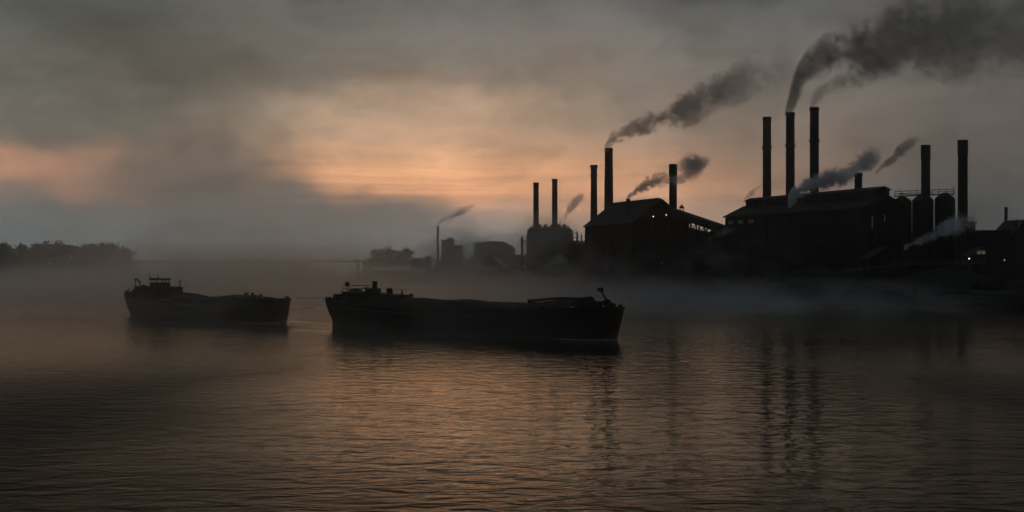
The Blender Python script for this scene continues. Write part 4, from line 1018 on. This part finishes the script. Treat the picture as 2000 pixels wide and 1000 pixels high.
# ------------------------------------------------------------------ trees
def crown_faces(mb, blobs, n, size, gen):
    tot = sum(b[3] * b[4] for b in blobs)
    for (x, y, z, rx, rz) in blobs:
        k = int(n * rx * rz / tot)
        for _ in range(k):
            d = gen.normal(size=3); d /= np.linalg.norm(d); r = gen.random() ** .45 * (1 + .16 * gen.normal())
            p = np.array([x + d[0] * rx * r, y + d[1] * rx * r, z + d[2] * rz * r]); s = size * (.5 + gen.random())
            a = gen.normal(size=3); a /= np.linalg.norm(a); b = np.cross(a, gen.normal(size=3)); b /= np.linalg.norm(b)
            mb.add([p - a * s, p + b * s * .6, p + a * s, p - b * s * .6], [(0, 1, 2, 3)])
def tree(px, D, h, w, label, seed, n=1500, group='trees on the misty river bend', gz=GZ):
    g = np.random.default_rng(seed); x = (px - 1000) / F * D
    t = thing('tree', label, 'tree', (x, D, gz - .3), 0, group)
    m = MB().tube([(0, 0, 0), (.15, 0, h * .25), (-.1, .1, h * .5), (.1, 0, h * .85)], .45, 7, .08)
    blobs = []
    for i in range(9):
        a = g.random() * 6.28; r = w * .5 * (.25 + .5 * g.random()); z = h * (.38 + .45 * g.random()); p = (math.cos(a) * r, math.sin(a) * r, z)
        m.tube([(0, 0, z * .6), (p[0] * .6, p[1] * .6, z * .85), p], .16, 5, .04); rr = w * (.17 + .13 * g.random()); blobs.append((*p, rr, rr * .8))
    blobs.append((0, 0, h * .84, w * .24, h * .16))
    m.build('trunk', M['bark'], t)
    c = MB(); crown_faces(c, blobs, n, .55, g); c.build('crown', M['leaf'], t)
tree(722, 880, 9, 8, 'small low tree at the bridge end, outermost of the misty clump', 11)
tree(745, 872, 15, 15, 'broad rounded tree of the misty clump beyond the tall barge funnel', 12, 2200)
tree(772, 876, 14, 13, 'dense tree in the middle of the misty clump by the bridge', 13, 2000)
tree(792, 882, 15.5, 11, 'tallest narrower tree of the misty clump, nearest the thin chimney', 14, 1800)
tree(758, 858, 16, 15, 'dark leaning tree standing lowest on the bank point of the misty clump', 17, 2400)
tree(735, 862, 12, 12, 'low spreading tree on the bank point in front of the misty clump', 18, 2000)
tree(815, 830, 9, 11, 'low bushy tree between the misty clump and the thin chimney', 19, 1500)
tree(872, 780, 8, 12, 'spreading low tree directly in front of the square tower base', 20, 1500)
tree(962, 735, 9, 12, 'dark round tree just above the white steam wisp', 21, 1500)
tree(1008, 700, 7.5, 10, 'small dark tree at the foot of the pipe post', 22, 1400)
tree(893, 800, 10, 12, 'bushy tree below the square tower', 15, 1600)
tree(925, 770, 9, 11, 'bushy tree in front of the curved shed', 16, 1600)
# scrub along the bank
def shrub(px, D, h, w, i, label):
    g = np.random.default_rng(100 + i); x = (px - 1000) / F * D; t = thing('shrub', label, 'shrub', (x, D, 3.2 if D < 600 else 4.4), 0, 'scrub along the river bank')
    m = MB()
    for j in range(5): a = g.random() * 6.28; m.tube([(0, 0, 0), (math.cos(a) * w * .3, math.sin(a) * w * .3, h * .7)], .06, 4, .02)
    m.build('stem', M['bark'], t)
    c = MB(); bl = [((g.random() - .5) * w, (g.random() - .5) * w * .6, h * (.3 + .4 * g.random()), w * .26, h * .3) for _ in range(6)]
    crown_faces(c, bl, 500, .3, g); c.build('foliage', M['leaf'], t)
for i, (px, D, h, w, lab) in enumerate(((845, 850, 5, 9, 'low shrub at the foot of the thin far chimney'), (958, 735, 5, 10, 'shrub beside the white steam wisp'), (1005, 690, 4.5, 9, 'shrub on the bank in front of the pipe post'),
        (1060, 610, 4, 8, 'shrub below the round tank house'), (1180, 452, 3.5, 7, 'shrub on the bank below the furnace hall side wall'), (1246, 424, 3, 6, 'shrub behind the short pale boom'),
        (1380, 392, 3, 6, 'shrub above the smallest moored barge'), (1470, 368, 3, 6, 'shrub near the foot of the inclined gangway'), (1705, 322, 3, 6, 'shrub at the top of the flatter gangway'), (1948, 306, 3, 7, 'shrub below the amber lamp'))):
    shrub(px, D, h, w, i, lab)
# far wood across the river: one mass
g = np.random.default_rng(5); c = MB(); bl = []
for px in range(-60, 262, 9):
    D = 1085 + g.random() * 40; top = np.interp(px, [-60, 0, 40, 62, 90, 150, 200, 230, 262], [478, 477, 479, 486, 474, 479, 475, 481, 492]) + g.normal() * 2.6
    zt = HC + (HZ - top) * D / F; x = (px - 1000) / F * D
    for q in range(4): bl.append((x + g.normal() * 2.5, D + g.normal() * 5, 4 + (zt - 7) * (q + .6) / 3.7, 5.2, 4.2))
crown_faces(c, bl, 26000, .9, g)
for b in bl[::4]: c.tube([(b[0], b[1], 1.5), (b[0], b[1], b[2] + 8)], .5, 5, .15)
tag(c.build('far_woods', M['leaf']), 'dark far wood on the opposite bank fading into mist', None, None, 'stuff')

# ------------------------------------------------------------------ smoke and steam
DK = (0.62, 0.61, 0.60); MD = (0.75, 0.78, 0.82); LT = (0.97, 0.98, 1.0)
plume([(1181, 288, 9), (1187, 281, 15), (1198, 270, 19), (1216, 260, 19), (1245, 246, 21), (1285, 232, 27), (1325, 216, 33), (1370, 200, 40), (1420, 172, 42), (1480, 148, 48), (1580, 130, 56)], 478,
      'long dark smoke trail from the thick brick chimney of the furnace hall', DK, .26, .16, 1.0, [(0, 1), (.2, .9), (.42, .55), (.65, .28), (.85, .12), (1, 0)], seed=1)
plume([(1534, 222, 9), (1539, 212, 19), (1546, 194, 28), (1558, 164, 36), (1576, 136, 38), (1604, 116, 42), (1650, 104, 50), (1710, 92, 64), (1780, 76, 80), (1860, 66, 92), (1940, 58, 100), (2060, 50, 108)], 428,
      'heavy dark smoke bank from the middle great chimney drifting out of the picture', DK, .20, .12, 1.0, [(0, 1), (.2, .8), (.4, .45), (.7, .25), (1, .12)], seed=2)
plume([(1582, 210, 8), (1587, 200, 16), (1598, 186, 21), (1620, 172, 24), (1660, 155, 28), (1710, 140, 30), (1760, 122, 30), (1800, 110, 24)], 424,
      'lower dark smoke lobe from the tallest great chimney', DK, .13, .16, 1.0, [(0, .5), (.2, .9), (.6, .5), (1, 0)], seed=3)
plume([(1225, 386, 4), (1234, 378, 7), (1252, 366, 12), (1272, 356, 16), (1292, 352, 16), (1312, 352, 14), (1335, 347, 12), (1350, 340, 8)], 441,
      'grey steam from the short roof stack blowing across the banded chimney', MD, .8, .3, 1.0, [(0, 1), (.5, .8), (.8, .4), (1, 0)], seed=4)
plume([(1318, 322, 5), (1335, 320, 22), (1355, 322, 30), (1372, 318, 22), (1388, 312, 6)], 441,
      'detached grey smoke puff hanging beyond the banded chimney', MD, .32, .25, .8, [(0, 0), (.3, .7), (.7, 1), (1, 0)], seed=5)
plume([(1541, 393, 12), (1552, 380, 19), (1575, 366, 21), (1605, 355, 22), (1640, 344, 24), (1672, 328, 27), (1700, 312, 26), (1722, 300, 14)], 352,
      'pale steam cloud billowing over the monitor roof of the long hall', LT, 1.2, .3, .9, [(0, 1), (.35, .95), (.6, .6), (.85, .35), (1, 0)], seed=6)
plume([(1710, 339, 3), (1722, 326, 8), (1742, 310, 12), (1765, 290, 16), (1785, 278, 13), (1800, 268, 5)], 430,
      'thin slanting smoke wisp beyond the stub chimney', MD, .5, .3, .9, [(0, .9), (.5, .8), (1, 0)], seed=7)
plume([(855.5, 439, 3), (862, 431, 6), (880, 424, 9), (900, 416, 11), (918, 406, 9), (930, 396, 4)], 880,
      'small curl of smoke leaving the thin far chimney', DK, .22, .16, .8, [(0, 1), (.6, .7), (1, 0)], seed=8)
plume([(1766, 484, 5), (1785, 474, 10), (1810, 465, 14), (1840, 452, 19), (1868, 440, 24), (1895, 436, 22), (1915, 442, 8)], 318,
      'pale steam drifting up from the boiler shed in front of the silos', LT, .9, .34, .9, [(0, 1), (.4, .7), (.8, .35), (1, 0)], seed=9)
plume([(1092, 436, 8), (1104, 420, 14), (1118, 404, 16), (1130, 392, 15), (1144, 378, 6)], 615,
      'grey steam wisp rising between the tank house and the corbelled chimney', MD, .18, .16, .9, [(0, .5), (.5, 1), (1, 0)], seed=10)
plume([(1452, 396, 5), (1464, 380, 10), (1476, 370, 10), (1490, 362, 10), (1515, 356, 5)], 440,
      'small grey wisp beside the smokeless great chimney', MD, .28, .3, .8, [(0, .3), (.4, 1), (1, 0)], seed=11)
plume([(962, 500, 3), (972, 508, 5), (984, 517, 6.5), (1000, 522, 5.5), (1016, 524, 4), (1030, 520, 4)], 700,
      'thin white steam wisp low in front of the curved shed', LT, 1.1, .35, .7, [(0, .3), (.3, 1), (.8, 1), (1, 0)], seed=12)

plume([(1383, 470, 4), (1396, 460, 8), (1412, 454, 10), (1430, 449, 9), (1446, 444, 4)], 416,
      'low pale steam drifting out below the steep conveyor', LT, .4, .34, 1.1, [(0, .3), (.5, .6), (1, 0)], seed=13)
plume([(1060, 530, 6), (1072, 515, 14), (1086, 507, 17), (1102, 512, 13), (1118, 522, 5)], 590,
      'soft pale steam rising from the quay in front of the round tank house', LT, .10, .2, 1.1, [(0, 0), (.5, 1), (1, 0)], seed=14)

# wakes: low smooth ridges trailing over the water
def wake(label, a, b, w, hgt):
    a, b = Vector((*a, 0)), Vector((*b, 0)); d = b - a; n = Vector((-d.y, d.x, 0)).normalized(); vs = []; fs = []; N = 60; K = 9
    for i in range(N + 1):
        t = i / N; c = a + d * t + n * (math.sin(t * 5) * .5 * t)
        for j in range(K):
            q = -1 + 2 * j / (K - 1); ww = w * (.35 + .9 * t)
            hh = hgt * math.sin(math.pi * min(1, t * 6) / 2) * (1 - t) ** .6 * math.exp(-q * q * 5) * (.75 + .25 * math.sin(i * 1.7))
            p = c + n * (q * ww); vs.append((p.x, p.y, .012 + hh - (.03 if abs(q) == 1 else 0)))
    for i in range(N):
        for j in range(K - 1): fs.append((i * K + j, i * K + j + 1, (i + 1) * K + j + 1, (i + 1) * K + j))
    tag(MB().add(vs, fs).build('wake', bpy.data.materials['river_water'], None, True), label, 'wake', None, 'stuff')
for bg_, nm in ((A, 'front'), (B, 'rear')):
    for sd, an in ((1, .2), (-1, .2)):
        p = wa(bg_, 2.0, sd * 3.0, 0); ang = math.atan2(-bg_.d.y, -bg_.d.x) - sd * an; L_ = 42
        wake('wake ridge trailing off the %s stern quarter of the %s barge' % ('far' if sd > 0 else 'near', nm), p.xy, (p.x + math.cos(ang) * L_, p.y + math.sin(ang) * L_), 1.5, .13)
    p = wa(bg_, bg_.L - 3, -3.2, 0); ang = math.atan2(-bg_.d.y, -bg_.d.x) + .17
    wake('bow wake ridge spreading from the %s barge towards open water' % nm, p.xy, (p.x + math.cos(ang) * 50, p.y + math.sin(ang) * 50), 1.1, .11)

# ------------------------------------------------------------------ mist
mist(-420, 45, 168, 740, 0.02, 11, .024, .026, .44, .61, 1, pz=1.8, stretch=(1, .8, 2.5), rate=.1, g=.85)
mist(-240, -20, 480, 1000, 0.02, 70, .0032, .012, .36, .62, 2, pz=.7, stretch=(1, 1, 1.2), rate=.2, g=.87)
mist(-255, -48, 640, 1010, 0.02, 24, .0065, .016, .30, .60, 4, pz=1.0, stretch=(1, 1, 1.6), rate=.15, g=.87)
mist(-225, -90, 720, 890, 0.02, 23, .019, .03, .30, .60, 6, pz=.8, stretch=(1, 1, 1.6), rate=.15, g=.9, edge=.45)
mist(-118, -30, 290, 470, 0.02, 24, .013, .034, .48, .62, 8, pz=.9, stretch=(1.1, .6, 1.2), rate=.08, g=.87, edge=.4)
mist(-10, 78, 330, 425, 0.02, 17, .022, .06, .50, .64, 9, pz=1.0, stretch=(1.1, .6, 1.1), rate=.08, g=.4, edge=.35)
mist(-50, 50, 520, 800, 3.0, 34, .030, .045, .46, .62, 3, pz=1.2, stretch=(1, .6, 1.6), rate=.2)
mist(-75, 22, 140, 222, 0.02, 6.5, .018, .06, .44, .62, 7, pz=1.3, stretch=(.8, .8, 2.2), rate=.08, g=.7)
mist(-12, 84, 215, 395, 0.02, 6.5, .042, .055, .45, .61, 5, pz=1.2, stretch=(1, .7, 2.6), rate=.08, g=.3)
# ------------------------------------------------------------------ render settings
SC.render.engine = 'CYCLES'; cy = SC.cycles
cy.use_adaptive_sampling = True; cy.adaptive_threshold = 0.05; cy.adaptive_min_samples = 16; cy.use_denoising = True; cy.denoiser = 'OPENIMAGEDENOISE'
cy.max_bounces = 8; cy.diffuse_bounces = 2; cy.glossy_bounces = 3; cy.volume_bounces = 5; cy.transmission_bounces = 2; cy.transparent_max_bounces = 8
cy.volume_max_steps = 200; cy.caustics_reflective = False; cy.caustics_refractive = False
cy.sample_clamp_indirect = 2.0
SC.view_settings.view_transform = 'Standard'; SC.view_settings.look = 'None'; SC.view_settings.gamma = 1; SC.view_settings.exposure = 0
